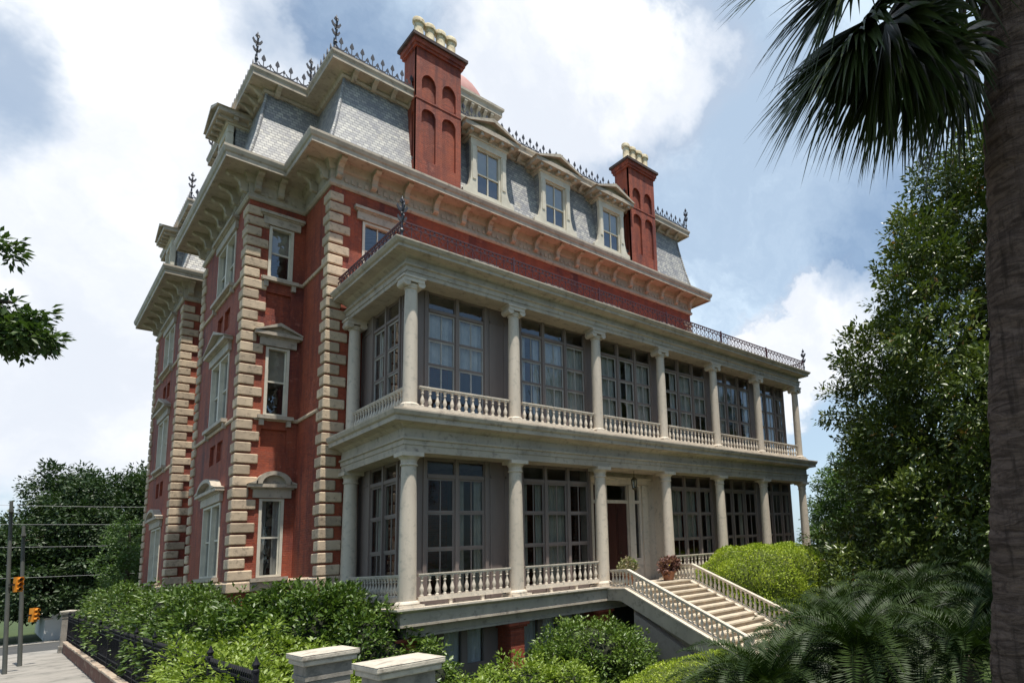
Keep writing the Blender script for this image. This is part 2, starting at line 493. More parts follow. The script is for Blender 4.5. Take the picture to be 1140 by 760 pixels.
class MB:
    def __init__(s, F=ID):
        s.v, s.f, s.F = [], [], F

    def add(s, vs, fs, raw=False):
        k = len(s.v)
        s.v += [tuple(p) for p in vs] if raw else [s.F(*p) for p in vs]
        s.f += [tuple(k + i for i in f) for f in fs]
        return s

    def box(s, a0, a1, b0, b1, c0, c1):
        return s.add([(a, b, c) for a in (a0, a1) for b in (b0, b1) for c in (c0, c1)],
                     [(0, 1, 3, 2), (4, 6, 7, 5), (0, 4, 5, 1), (2, 3, 7, 6), (0, 2, 6, 4), (1, 5, 7, 3)])

    def prism(s, pts, n0, n1):
        """polygon in (u, z), extruded along n"""
        k = len(pts)
        vs = [(u, n0, z) for u, z in pts] + [(u, n1, z) for u, z in pts]
        fs = [tuple(range(k)), tuple(range(2 * k - 1, k - 1, -1))]
        fs += [(i, i + k, (i + 1) % k + k, (i + 1) % k) for i in range(k)]
        return s.add(vs, fs)

    def prism_n(s, pts, u0, u1):
        """polygon in (n, z), extruded along u"""
        k = len(pts)
        vs = [(u0, n, z) for n, z in pts] + [(u1, n, z) for n, z in pts]
        fs = [tuple(range(k)), tuple(range(2 * k - 1, k - 1, -1))]
        fs += [(i, i + k, (i + 1) % k + k, (i + 1) % k) for i in range(k)]
        return s.add(vs, fs)

    def plan(s, pts, z0, z1):
        """polygon in (x, y), extruded up"""
        k = len(pts)
        vs = [(x, y, z0) for x, y in pts] + [(x, y, z1) for x, y in pts]
        fs = [tuple(range(k)), tuple(range(2 * k - 1, k - 1, -1))]
        fs += [(i, i + k, (i + 1) % k + k, (i + 1) % k) for i in range(k)]
        return s.add(vs, fs)

    def lathe(s, prof, c, n=12, caps=True):
        vs, fs = [], []
        for r, z in prof:
            for k in range(n):
                a = 2 * PI * k / n
                vs.append((c[0] + r * math.cos(a), c[1] + r * math.sin(a), c[2] + z))
        for i in range(len(prof) - 1):
            for k in range(n):
                fs.append((i * n + k, i * n + (k + 1) % n, (i + 1) * n + (k + 1) % n, (i + 1) * n + k))
        if caps:
            fs.append(tuple(range(n - 1, -1, -1)))
            fs.append(tuple((len(prof) - 1) * n + k for k in range(n)))
        return s.add(vs, fs)

    def tube(s, pts, rad, n=6, raw=True):
        pts = [Vector(p) for p in pts]
        if not isinstance(rad, (list, tuple)):
            rad = [rad] * len(pts)
        vs, fs = [], []
        for i, p in enumerate(pts):
            d = (pts[min(i + 1, len(pts) - 1)] - pts[max(i - 1, 0)]).normalized()
            a = d.cross(Vector((0, 0, 1)) if abs(d.z) < 0.9 else Vector((1, 0, 0))).normalized()
            b = d.cross(a)
            for k in range(n):
                t = 2 * PI * k / n
                vs.append(tuple(p + rad[i] * (math.cos(t) * a + math.sin(t) * b)))
        for i in range(len(pts) - 1):
            for k in range(n):
                fs.append((i * n + k, i * n + (k + 1) % n, (i + 1) * n + (k + 1) % n, (i + 1) * n + k))
        fs.append(tuple(range(n - 1, -1, -1)))
        fs.append(tuple((len(pts) - 1) * n + k for k in range(n)))
        return s.add(vs, fs, raw=raw)

    def rail(s, p0, p1, wd, z0, z1):
        """bar between two points, cross-section wd wide, from z0 to z1 above the line"""
        a, b = Vector(p0), Vector(p1)
        d = Vector((b.x - a.x, b.y - a.y, 0)).normalized()
        t = Vector((-d.y, d.x, 0)) * wd / 2
        vs = []
        for p in (a, b):
            for sg in (-1, 1):
                for z in (z0, z1):
                    vs.append(tuple(p + sg * t + Vector((0, 0, z))))
        return s.add(vs, [(0, 1, 3, 2), (4, 6, 7, 5), (0, 4, 5, 1), (2, 3, 7, 6), (0, 2, 6, 4), (1, 5, 7, 3)], raw=True)

    def sweep(s, prof, path, closed=False, pclosed=True):
        """profile of (out, z) swept along a plan path, outward = left of travel"""
        n = len(path)
        rings = []
        for i in range(n):
            p = Vector(path[i])
            ds = []
            if closed or i > 0:
                ds.append((p - Vector(path[i - 1])).normalized())
            if closed or i < n - 1:
                ds.append((Vector(path[(i + 1) % n]) - p).normalized())
            ns = [Vector((-d.y, d.x)) for d in ds]
            m = ns[0] if len(ns) == 1 else (ns[0] + ns[1]) / (1 + ns[0].dot(ns[1]))
            rings.append([(p.x + m.x * o, p.y + m.y * o, z) for o, z in prof])
        k = len(prof)
        vs = [q for r in rings for q in r]
        fs = []
        for i in range(n if closed else n - 1):
            j = (i + 1) % n
            for a in range(k if pclosed else k - 1):
                b = (a + 1) % k
                fs.append((i * k + a, j * k + a, j * k + b, i * k + b))
        if not closed and pclosed:
            fs.append(tuple(range(k - 1, -1, -1)))
            fs.append(tuple((n - 1) * k + a for a in range(k)))
        return s.add(vs, fs)

    def build(s, name, mat, parent=None, loc=None, smooth=False, fix=True):
        base = BASE[parent.name] if parent is not None else Vector(loc if loc is not None else (0, 0, 0))
        me = bpy.data.meshes.new(name)
        me.from_pydata([(x - base.x, y - base.y, z - base.z) for x, y, z in s.v], [], s.f)
        if fix:
            bm = bmesh.new()
            bm.from_mesh(me)
            bmesh.ops.recalc_face_normals(bm, faces=bm.faces)
            bm.to_mesh(me)
            bm.free()
        me.materials.append(mat)
        if smooth:
            me.polygons.foreach_set('use_smooth', [True] * len(me.polygons))
            try:
                me.set_sharp_from_angle(angle=math.radians(40))
            except Exception:
                pass
        me.update()
        return link_mesh(name, me, parent, loc)


def wall_with_openings(mb, u0, u1, z0, z1, ops, depth=0.2, n=0.0, backs=()):
    """front face of a wall cut by openings (ua, ub, za, zb), with reveals; backs lists openings closed at their depth"""
    us = sorted({u0, u1} | {x for o in ops for x in o[:2]})
    zs = sorted({z0, z1} | {x for o in ops for x in o[2:4]})
    for a, b in zip(us, us[1:]):
        for c, d in zip(zs, zs[1:]):
            uc, zc = (a + b) / 2, (c + d) / 2
            if any(o[0] < uc < o[1] and o[2] < zc < o[3] for o in ops):
                continue
            mb.add([(a, n, c), (b, n, c), (b, n, d), (a, n, d)], [(0, 1, 2, 3)])
    for i, o in enumerate(ops):
        dp = o[4] if len(o) > 4 else depth
        a, b, c, d = o[:4]
        vs = [(a, n, c), (b, n, c), (b, n, d), (a, n, d), (a, n - dp, c), (b, n - dp, c), (b, n - dp, d), (a, n - dp, d)]
        fs = [(0, 1, 5, 4), (1, 2, 6, 5), (2, 3, 7, 6), (3, 0, 4, 7)]
        if len(o) > 4:
            fs.append((4, 5, 6, 7))
        mb.add(vs, fs)


# ------------------------------------------------------------------ leaves
def mesh_np(name, V, Fc, mat, tint=None):
    """V (n,3) verts, Fc (m,k) faces"""
    me = bpy.data.meshes.new(name)
    m, k = Fc.shape
    me.vertices.add(len(V))
    me.vertices.foreach_set('co', V.astype(np.float32).ravel())
    me.loops.add(m * k)
    me.loops.foreach_set('vertex_index', Fc.astype(np.int32).ravel())
    me.polygons.add(m)
    me.polygons.foreach_set('loop_start', (np.arange(m) * k).astype(np.int32))
    me.polygons.foreach_set('loop_total', np.full(m, k, np.int32))
    if tint is not None:
        at = me.attributes.new('tint', 'FLOAT', 'FACE')
        at.data.foreach_set('value', tint.astype(np.float32))
    me.materials.append(mat)
    me.update(calc_edges=True)
    me.validate()
    return me


def unit(a):
    return a / (np.linalg.norm(a, axis=1, keepdims=True) + 1e-9)


def leaf_mesh(name, pos, axis, nrm, length, width, mat, tint, fold=0.25):
    n = len(pos)
    axis = unit(axis)
    side = unit(np.cross(axis, nrm))
    nr = np.cross(side, axis)
    L = length[:, None]
    W = width[:, None]
    b = pos
    t = pos + axis * L
    m_ = pos + axis * L * 0.45
    l = m_ + side * W * 0.5 + nr * W * fold
    r = m_ - side * W * 0.5 + nr * W * fold
    V = np.empty((n, 4, 3))
    V[:, 0], V[:, 1], V[:, 2], V[:, 3] = b, r, t, l
    k = np.arange(n)[:, None] * 4
    Fc = np.concatenate([k + np.array([[0, 1, 2]]), k + np.array([[0, 2, 3]])], axis=1).reshape(-1, 3)
    return mesh_np(name, V.reshape(-1, 3), Fc, mat, np.repeat(tint, 2))


def sphere_dirs(n):
    return unit(rng.normal(size=(n, 3)))


def clumps_in_lobes(lobes, n, inner=0.45, zmin=-1e9):
    """points in ellipsoid lobes, biased to the outer shell; returns points and outward direction"""
    vol = np.array([l[1][0] * l[1][1] * l[1][2] for l in lobes]) ** (2 / 3)
    pick = rng.choice(len(lobes), size=n, p=vol / vol.sum())
    C = np.array([l[0] for l in lobes])[pick]
    Rr = np.array([l[1] for l in lobes])[pick]
    d = sphere_dirs(n)
    r = rng.uniform(inner ** 3, 1.0, n) ** (1 / 3)
    r = np.where(rng.uniform(0, 1, n) < .09, rng.uniform(1.0, 1.17, n), r)
    P = C + d * Rr * r[:, None]
    keep = P[:, 2] > zmin
    return P[keep], d[keep]


def foliage(name, mat, parent, lobes, n_clump, per, leaf, crad, inner=0.45, droop=-0.15, zmin=-1e9, aspect=0.5, gap=0.0):
    P, D = clumps_in_lobes(lobes, n_clump, inner, zmin)
    if gap > 0:           # leave ragged holes
        q = np.sin(P[:, 0] * 1.7 + 0.7 * P[:, 2]) + np.sin(P[:, 1] * 1.9 + 1.3) + np.sin(P[:, 2] * 2.3 + P[:, 0])
        keep = q > -3 + 3 * gap * 2
        P, D = P[keep], D[keep]
    n = len(P)
    pos = np.repeat(P, per, 0)
    out = np.repeat(D, per, 0)
    off = sphere_dirs(n * per) * rng.uniform(0.1, 1.0, (n * per, 1)) * crad
    off[:, 2] *= 0.7
    ax = unit(off) * 0.9 + out * 0.6 + rng.normal(size=off.shape) * 0.35
    ax[:, 2] += droop
    nr = rng.normal(size=off.shape) * 0.55
    nr[:, 2] += 1.0
    nr += out * 0.4
    L = leaf * rng.uniform(0.45, 1.35, n * per)
    ct = np.repeat(rng.uniform(0, 1, n), per)
    tint = np.clip(0.55 * ct + 0.45 * rng.uniform(0, 1, n * per), 0, 1)
    base = BASE[parent.name]
    me = leaf_mesh(name, pos + off - np.array(base), ax, nr, L, L * aspect, mat, tint)
    return link_mesh(name, me, parent)


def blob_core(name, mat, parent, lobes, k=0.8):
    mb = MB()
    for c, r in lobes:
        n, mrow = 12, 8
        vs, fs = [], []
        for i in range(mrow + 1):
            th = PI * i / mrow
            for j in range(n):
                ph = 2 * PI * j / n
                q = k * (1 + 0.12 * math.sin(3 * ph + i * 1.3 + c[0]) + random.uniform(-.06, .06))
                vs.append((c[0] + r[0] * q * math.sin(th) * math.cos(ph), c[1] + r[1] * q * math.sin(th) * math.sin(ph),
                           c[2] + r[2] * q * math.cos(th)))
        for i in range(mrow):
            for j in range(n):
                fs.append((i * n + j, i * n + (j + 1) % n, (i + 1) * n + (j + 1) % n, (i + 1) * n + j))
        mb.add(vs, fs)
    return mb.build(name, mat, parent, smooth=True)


def shell_foliage(name, mat, parent, center, rad, n, leaf, power=2.0, zmin=-1e9, rough=0.05, aspect=0.5, thick=0.10):
    """clipped shrub: leaves on a rounded-box shell"""
    d = sphere_dirs(n)
    e = power
    rr = (np.abs(d[:, 0]) ** e + np.abs(d[:, 1]) ** e + np.abs(d[:, 2]) ** e) ** (-1 / e)
    P = d * rr[:, None]
    bump = 1 + rough * (np.sin(P[:, 0] * 9 + 1) * np.sin(P[:, 1] * 8) + np.sin(P[:, 2] * 11 + P[:, 0] * 5) * 0.6)
    P = P * bump[:, None] * (1 - thick * rng.uniform(0, 1, (n, 1)) ** 2)
    pos = P * np.array(rad) + np.array(center)
    keep = pos[:, 2] > zmin
    pos, d = pos[keep], d[keep]
    n = len(pos)
    ax = d * 0.5 + rng.normal(size=(n, 3)) * 0.55
    ax[:, 2] += 0.35
    nr = d * 0.8 + rng.normal(size=(n, 3)) * 0.5
    nr[:, 2] += 0.4
    L = leaf * rng.uniform(0.6, 1.3, n)
    cl = 0.5 + 0.5 * np.sin(pos[:, 0] * 4.1 + pos[:, 2] * 3) * np.sin(pos[:, 1] * 3.7 + pos[:, 2])
    tint = np.clip(0.4 * cl + 0.6 * rng.uniform(0, 1, n), 0, 1)
    me = leaf_mesh(name, pos - np.array(BASE[parent.name]), ax, nr, L, L * aspect, mat, tint)
    return link_mesh(name, me, parent)


def trunk_and_limbs(parent, base, top, r0, targets, mat):
    mb = MB()
    b, t = Vector(base), Vector(top)
    pts = [b + (t - b) * f + Vector((random.uniform(-.1, .1), random.uniform(-.1, .1), 0)) * (f > 0) for f in (0, .15, .4, .7, 1)]
    mb.tube(pts, [r0 * 1.35, r0, r0 * .85, r0 * .7, r0 * .5], 10)
    mb.build('trunk', mat, parent, smooth=True)
    lm = MB()
    for q in targets:
        q = Vector(q)
        f = random.uniform(.35, .95)
        s0 = b + (t - b) * f
        mid = s0.lerp(q, .5) + Vector((random.uniform(-.4, .4), random.uniform(-.4, .4), random.uniform(.1, .6)))
        lm.tube([s0, s0.lerp(mid, .5), mid, q], [r0 * .4, r0 * .3, r0 * .2, r0 * .07], 6)
    if targets:
        lm.build('limbs', mat, parent, smooth=True)


# ================================================================== GROUND
def sheet(name, x0, x1, y0, y1, z, mat, kind='structure', nx=1):
    mb = MB()
    mb.add([(x0, y0, z), (x1, y0, z), (x1, y1, z), (x0, y1, z)], [(0, 1, 2, 3)])
    o = mb.build(name, mat, None, (0, 0, 0))
    o['kind'] = kind
    return o


sheet('ground', -900, 900, -900, 900, G - .02, M['lawn'])
sheet('garden_soil', -4.0, 34, -9.6, 34, G - .012, M['soil'])
sheet('sidewalk', -6.9, -4.35, -40, 36.0, G + .0, M['walk'])
sheet('street', -17, -8.0, -120, 36.0, G - .014, M['asphalt'])
sheet('cross_street', -120, 120, 36.3, 44, G - .010, M['asphalt'])
sheet('far_pavement', -7.2, 60, 44.2, 46.5, G + .0, M['walk'])
sheet('crossing_slab', -8, -4.2, 33.2, 36.2, G + .004, M['walk'])
mb = MB()
mb.box(-8.0, -7.82, -60, 36, G - .3, G + .02)
o = mb.build('kerb', M['kerb'], None, (0, 0, 0))
o['kind'] = 'structure'
mb = MB()
for y in np.arange(-20, 36, 3.0):
    mb.box(-6.88, -4.37, y, y + .012, G + .001, G + .005)
o = mb.build('pavement_joints', M['kerb'], None, (0, 0, 0))
o['kind'] = 'structure'
# painted stop line on the street
mb = MB()
mb.box(-16.5, -8.4, 33.5, 33.9, G - .013, G - .009)
o = mb.build('road_markings', M['whitep'], None, (0, 0, 0))
o['kind'] = 'structure'

# grass of the verge and the garden, as leaf blades
def grass(name, x0, x1, y0, y1, n, h):
    pos = np.column_stack([rng.uniform(x0, x1, n), rng.uniform(y0, y1, n), np.full(n, G - .015)])
    ax = rng.normal(size=(n, 3)) * .35
    ax[:, 2] = 1
    nr = rng.normal(size=(n, 3))
    L = h * rng.uniform(.5, 1.3, n)
    me = leaf_mesh(name, pos, ax, nr, L, L * .22, M['grass'], rng.uniform(0, 1, n))
    o = link_mesh(name, me, None, (0, 0, 0))
    o['kind'] = 'stuff'


grass('verge_grass', -7.8, -6.9, 0, 34, 14000, .13)
grass('lawn_grass', -3.5, 9, -9.0, 1.0, 30000, .16)

# ================================================================== MANSION
mansion = thing('mansion', (7.8, 12, G), "large red brick mansion with grey two-storey columned porch and slate mansard roof", "mansion")

XW, XE = -0.7, 16.4
PATH = [(XE, 4.5), (XW, 4.5), (XW, 7.15), (-2.3, 7.15), (-2.3, 14.0), (XW, 14.0), (XW, 18.3), (-2.3, 18.3), (-2.3, 25.5), (XE, 25.5)]
F_front = Frame((0, 4.5), (1, 0), (0, -1))        # u = x
F_back = Frame((0, 7.15), (1, 0), (0, -1))        # set-back front wall, u = x
F_left = Frame((-2.3, 0), (0, 1), (-1, 0))        # u = y
F_recess = Frame((XW, 0), (0, 1), (-1, 0))
F_wing = Frame((0, 18.3), (1, 0), (0, -1))

CENTS = (4.68, 7.8, 10.93)
# window lists: (centre, width, z0, z1)
W_setback = [(-1.32, .66, 1.06, 3.56, 'segment'), (-1.34, .66, 6.3, 8.64, 'triangle'), (-1.38, .70, 11.05, 12.92, 'hood')]
W_pair = [(1.15, 3.6, 'segment'), (6.4, 8.75, 'triangle'), (11.2, 13.2, 'hood')]
W_top = [.74, 4.68, 7.8, 10.93, 14.6]

brick = MB(F_front)
wall_with_openings(brick, XW, XE, G, 14.3, [(x - .5, x + .5, 10.75, 12.75) for x in W_top], .22)
brick.F = Frame((XW, 4.5), (0, 1), (-1, 0))
wall_with_openings(brick, 0, 2.65, G, 14.3, [], .2)
brick.F = F_back
ops = [(c - wd / 2, c + wd / 2, a, b) for c, wd, a, b, _ in W_setback]
ops += [(-1.7, -1.0, 5.1, 5.85, .09), (-1.74, -1.04, 9.75, 10.55, .09)]
wall_with_openings(brick, -2.3, XW, G, 14.3, ops, .22)
brick.F = F_left
for cy in (10.1, 21.7):
    u0, u1 = ((7.15, 14.0), (18.3, 25.5))[cy > 15]
    ops = [(cy - 1.3, cy + 1.3, a, b) for a, b, _ in W_pair]
    ops += [(cy + s - .4, cy + s + .4, za, zb, .09) for s in (-.55, .55) for za, zb in ((5.05, 5.75), (9.75, 10.5), (-.9, .4))]
    wall_with_openings(brick, u0, u1, G, 14.3, ops, .22)
brick.F = Frame((0, 14.0), (1, 0), (0, 1))
wall_with_openings(brick, -2.3, XW, G, 14.3, [])
brick.F = F_recess
wall_with_openings(brick, 14.0, 18.3, G, 14.3, [(15.6, 16.7, a, b) for a, b, _ in W_pair], .22)
brick.F = F_wing
wall_with_openings(brick, -2.3, XW, G, 14.3, [])
brick.F = Frame((XE, 0), (0, 1), (1, 0))
wall_with_openings(brick, 4.5, 25.5, G, 14.3, [(c - .55, c + .55, a, b) for c in (8, 12, 16, 20, 23.5) for a, b, _ in W_pair], .22)
brick.F = Frame((0, 25.5), (1, 0), (0, 1))
wall_with_openings(brick, -2.3, XE, G, 14.3, [(c - .55, c + .55, a, b) for c in (1, 4.5, 8, 11.5, 14.5) for a, b, _ in W_pair], .22)
brick.build('brick_walls', M['brick'], mansion)


def offset_path(path, d):
    n = len(path)
    out = []
    for i in range(n):
        p = Vector(path[i])
        d0 = (p - Vector(path[i - 1])).normalized()
        d1 = (Vector(path[(i + 1) % n]) - p).normalized()
        n0, n1 = Vector((-d0.y, d0.x)), Vector((-d1.y, d1.x))
        m = (n0 + n1) / (1 + n0.dot(n1))
        out.append((p.x + m.x * d, p.y + m.y * d))
    return out


# floors and inner partitions keep the rooms dark
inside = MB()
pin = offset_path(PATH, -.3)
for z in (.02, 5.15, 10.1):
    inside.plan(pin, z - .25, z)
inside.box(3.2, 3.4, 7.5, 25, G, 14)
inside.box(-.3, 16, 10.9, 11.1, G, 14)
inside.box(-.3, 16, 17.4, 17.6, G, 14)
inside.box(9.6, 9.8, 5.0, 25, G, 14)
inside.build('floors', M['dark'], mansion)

# water table above the basement and belt courses
wt = MB()
wt.sweep([(0.0, .62), (.09, .66), (.09, .92), (.03, .98), (0, .98)], PATH, True)
wt.build('water_table', M['stone'], mansion)
for z in (6.12, 10.95):
    bc = MB()
    bc.sweep([(-.02, z), (.045, z), (.06, z + .05), (.045, z + .12), (-.02, z + .12)], [(XW, 4.5 + .5), (XW, 7.15), (-2.3 + .4, 7.15)])
    bc.build('belt_course', M['stone'], mansion)
    for ya, yb in ((7.6, 13.7), (18.7, 25.2)):
        bc = MB()
        bc.sweep([(-.02, z), (.045, z), (.06, z + .05), (.045, z + .12), (-.02, z + .12)], [(-2.3, ya), (-2.3, yb)])
        bc.build('belt_course', M['stone'], mansion)


# quoins
def quoins(cx, cy, sx, sy, z0, z1):
    mb = MB()
    z, i = z0, 0
    pitch = .368
    while z + .3 < z1:
        la, lb = (.56, .36) if i % 2 == 0 else (.36, .56)
        p = .065
        j = random.uniform(-.012, .012)
        xs = sorted((cx - sx * p, cx + sx * (la + j)))
        ys = sorted((cy - sy * p, cy + sy * (lb + j)))
        mb.box(xs[0], xs[1], ys[0], ys[1], z, z + pitch - .06)
        z += pitch
        i += 1
    ob = mb.build('quoins', M['stone'], mansion)
    bv = ob.modifiers.new('bevel', 'BEVEL')
    bv.width = .028
    bv.segments = 1
    bv.limit_method = 'ANGLE'
    return ob


quoins(XW, 4.5, 1, 1, 1.0, 13.6)
quoins(-2.3, 7.15, 1, 1, 1.0, 13.6)
quoins(-2.3, 14.0, 1, -1, 1.0, 13.6)
quoins(-2.3, 18.3, 1, 1, 1.0, 13.6)
quoins(-2.3, 25.5, 1, -1, 1.0, 13.6)
quoins(XE, 4.5, -1, 1, 10.0, 13.6)


# sash windows of the brick walls
def curtain_strip(mb, u0, u1, n, z0, z1, wave=.02, step=.045):
    k = max(4, int((u1 - u0) / step))
    vs, fs = [], []
    for i in range(k + 1):
        u = u0 + (u1 - u0) * i / k
        q = n + wave * math.sin(i * 1.9) + random.uniform(-.005, .005)
        vs += [(u, q, z0), (u, q, z1)]
    for i in range(k):
        fs.append((2 * i, 2 * i + 2, 2 * i + 3, 2 * i + 1))
    mb.add(vs, fs)


def pediment(F, uc, half, z, style, parent):
    mb = MB(F)
    mb.box(uc - half + .1, uc + half - .1, -.02, .09, z + .02, z + .30)         # frieze block
    mb.box(uc - half + .04, uc + half - .04, -.02, .13, z + .30, z + .35)
    if style == 'hood':
        mb.box(uc - half, uc + half, -.02, .2, z + .35, z + .45)
        mb.build('hood', M['trim'], parent)
        return
    b = z + .35
    mb.box(uc - half - .06, uc + half + .06, -.02, .24, b, b + .11)
    b += .11
    if style == 'triangle':
        h = .22 * half + .2
        mb.prism([(uc - half - .1, b), (uc - half - .02, b), (uc, b + h - .1), (uc + half + .02, b), (uc + half + .1, b), (uc, b + h + .02)], -.02, .27)
        mb.prism([(uc - half, b), (uc + half, b), (uc, b + h - .08)], -.02, .1)
    else:
        h = .42
        outer, innr = [], []
        for i in range(13):
            a = PI * (1 - i / 12)
            outer.append((uc + (half * .72 + .04) * math.cos(a), b + h * math.sin(a)))
            innr.append((uc + (half * .72 - .12) * math.cos(a), b + (h - .13) * math.sin(a)))
        k = len(outer)
        for i in range(k - 1):
            mb.prism([outer[i], outer[i + 1], innr[i + 1], innr[i]], -.02, .27)
        mb.prism(innr, -.02, .09)
        for s in (-1, 1):
            mb.prism([(uc + s * (half + .08), b), (uc + s * (half * .72), b), (uc + s * (half * .72), b + .1)], -.02, .27)
    mb.build('pediment', M['trim'], parent)


def sash_window(F, uc, wd, z0, z1, style, n_light=1, dress='curtain', muntin=False):
    mb = MB(F)
    c = .075
    mb.box(uc - wd / 2, uc - wd / 2 + c, -.2, .03, z0, z1)
    mb.box(uc + wd / 2 - c, uc + wd / 2, -.2, .03, z0, z1)
    mb.box(uc - wd / 2 + c, uc + wd / 2 - c, -.2, .028, z1 - c, z1)
    mb.box(uc - wd / 2 + c, uc + wd / 2 - c, -.2, .028, z0, z0 + c * .9)
    zm = z0 + (z1 - z0) * .5
    lw = (wd - 2 * c) / n_light
    pane = MB(F)
    cloth = MB(F)
    for k in range(n_light):
        a = uc - wd / 2 + c + k * lw
        b = a + lw
        if k:
            mb.box(a - .09, a + .09, -.18, .024, z0 + c * .9, z1 - c)
            a += .09
        if k < n_light - 1:
            b -= .09
        mb.box(a, b, -.13, -.07, zm - .03, zm + .03)
        mb.box(a, a + .035, -.14, -.075, z0 + c * .9, z1 - c)
        mb.box(b - .035, b, -.14, -.075, z0 + c * .9, z1 - c)
        if muntin:
            mb.box((a + b) / 2 - .018, (a + b) / 2 + .018, -.125, -.078, z0 + c * .9, z1 - c)
        pane.add([(a, -.11, z0), (b, -.11, z0), (b, -.11, z1), (a, -.11, z1)], [(0, 1, 2, 3)])
        if dress == 'blind':
            cloth.add([(a, -.22, zm + .05), (b, -.22, zm + .05), (b, -.22, z1), (a, -.22, z1)], [(0, 1, 2, 3)])
        elif dress == 'curtain':
            g = (b - a) * .32
            curtain_strip(cloth, a, a + g, -.25, z0, z1)
            curtain_strip(cloth, b - g, b, -.25, z0, z1)
    wob = mb.build('window', M['white'], mansion)
    pane.build('pane', M['glass'], wob, fix=False)
    if cloth.v:
        cloth.build('blind' if dress == 'blind' else 'curtain', M['blind'] if dress == 'blind' else M['curtain'], wob, fix=False)
    s = MB(F)
    s.box(uc - wd / 2 - .16, uc + wd / 2 + .16, -.02, .17, z0 - .13, z0 - .01)
    for q in (-1, 1):
        s.box(uc + q * (wd / 2 + .04) - .06, uc + q * (wd / 2 + .04) + .06, -.02, .11, z0 - .34, z0 - .13)
    s.build('sill', M['trim'], wob)
    if style:
        pediment(F, uc, wd / 2 + .28, z1, style, wob)
    return wob


for (c, wd, a, b, st), dr in zip(W_setback, ('curtain', 'blind', 'blind')):
    sash_window(F_back, c, wd, a, b, st, 1, dr)
for cy in (10.1, 21.7):
    for a, b, st in W_pair:
        sash_window(F_left, cy, 2.6, a, b, st, 2, 'curtain')
for a, b, st in W_pair:
    sash_window(F_recess, 16.15, 1.1, a, b, st, 1, 'curtain')
for x in W_top:
    sash_window(F_front, x, 1.0, 10.75, 12.75, 'hood' if x < 1 else None, 1, None if x < 1 else 'blind', True)
for c in (8, 12, 16, 20, 23.5):
    for a, b, st in W_pair:
        sash_window(Frame((XE, 0), (0, 1), (1, 0)), c, 1.1, a, b, None, 1, 'blind')
for c in (1, 4.5, 8, 11.5, 14.5):
    for a, b, st in W_pair:
        sash_window(Frame((0, 25.5), (1, 0), (0, 1)), c, 1.1, a, b, None, 1, 'blind')

# main cornice: frieze, bed mould, deep soffit, crown
OH = .86
corn = MB()
corn.sweep([(-.2, 13.66), (.05, 13.66), (.10, 13.72), (.10, 13.80), (.05, 13.84), (.05, 14.22), (.12, 14.27), (.16, 14.40), (.2, 14.50),
            (OH - .1, 14.50), (OH - .1, 14.44), (OH - .03, 14.44), (OH - .03, 14.60), (OH + .01, 14.64), (OH + .05, 14.76), (OH + .05, 14.84),
            (.15, 15.08), (-.2, 15.08)], PATH, True)
corn.build('main_cornice', M['trim'], mansion)


# cornice brackets, each its own part
def bracket(F, u, big=True):
    mb = MB(F)
    wd = .085
    mb.prism_n([(.06, 14.5), (.64, 14.5), (.64, 14.42), (.56, 14.36), (.42, 14.34), (.30, 14.24), (.25, 14.10), (.26, 14.0), (.2, 13.94), (.06, 13.92)], u - wd, u + wd)
    return mb.build('cornice_bracket', M['trim'], mansion)


for i in range(17):
    bracket(F_front, XW + .16 + i * (XE - XW - .32) / 16)
for u in (-2.14, -1.5):
    bracket(F_back, u)
for u in (4.72, 5.8):
    bracket(Frame((XW, 0), (0, 1), (-1, 0)), u)
for i in range(7):
    bracket(F_left, 7.32 + i * 6.5 / 6)
    bracket(F_left, 18.47 + i * 6.85 / 6)
for u in (-2.14, -1.5):
    bracket(F_wing, u)
# dentil rosettes on the frieze
ros = MB()
for F, a, b in ((F_front, XW + .3, XE - .3), (F_back, -2.1, XW - .3), (F_left, 7.4, 13.7), (F_left, 18.6, 25.2), (F_wing, -2.1, -.9)):
    ros.F = F
    k = int((b - a) / .2)
    for i in range(k):
        u = a + (b - a) * (i + .5) / k
        ros.prism([(u - .055, 13.90), (u + .055, 13.90), (u + .055, 14.02), (u, 14.08), (u - .055, 14.02)], .03, .085)
ros.build('frieze_ornament', M['trim'], mansion)['kind'] = 'stuff'

# slate mansard with slightly flared foot
man = MB()
man.sweep([(.16, 15.05), (.08, 15.35), (-.10, 16.2), (-.30, 17.4), (-.40, 18.2)], PATH, True, pclosed=False)
man.build('slate_mansard', M['slate'], mansion)
for i in (0, 1, 3, 4, 7, 8, 9):
    n = len(PATH)
    p = Vector(PATH[i])
    d0 = (p - Vector(PATH[i - 1])).normalized()
    d1 = (Vector(PATH[(i + 1) % n]) - p).normalized()
    m = (Vector((-d0.y, d0.x)) + Vector((-d1.y, d1.x))) / (1 + 0)
    hip = MB()
    hip.tube([(p.x + m.x * o, p.y + m.y * o, z) for o, z in ((.165, 15.05), (.085, 15.35), (-.095, 16.2), (-.295, 17.4), (-.395, 18.2))], .05, 6)
    hip.build('hip_roll', M['slate'], mansion)
uc_ = MB()
TOP = .14
uc_.sweep([(-.6, 18.02), (-.30, 18.02), (-.26, 18.10), (-.30, 18.16), (-.24, 18.22), (TOP - .1, 18.26), (TOP - .1, 18.22), (TOP, 18.22), (TOP, 18.36),
           (TOP + .05, 18.46), (TOP + .05, 18.54), (TOP - .1, 18.60), (-.6, 18.62)], PATH, True)
uc_.build('upper_cornice', M['trim'], mansion)
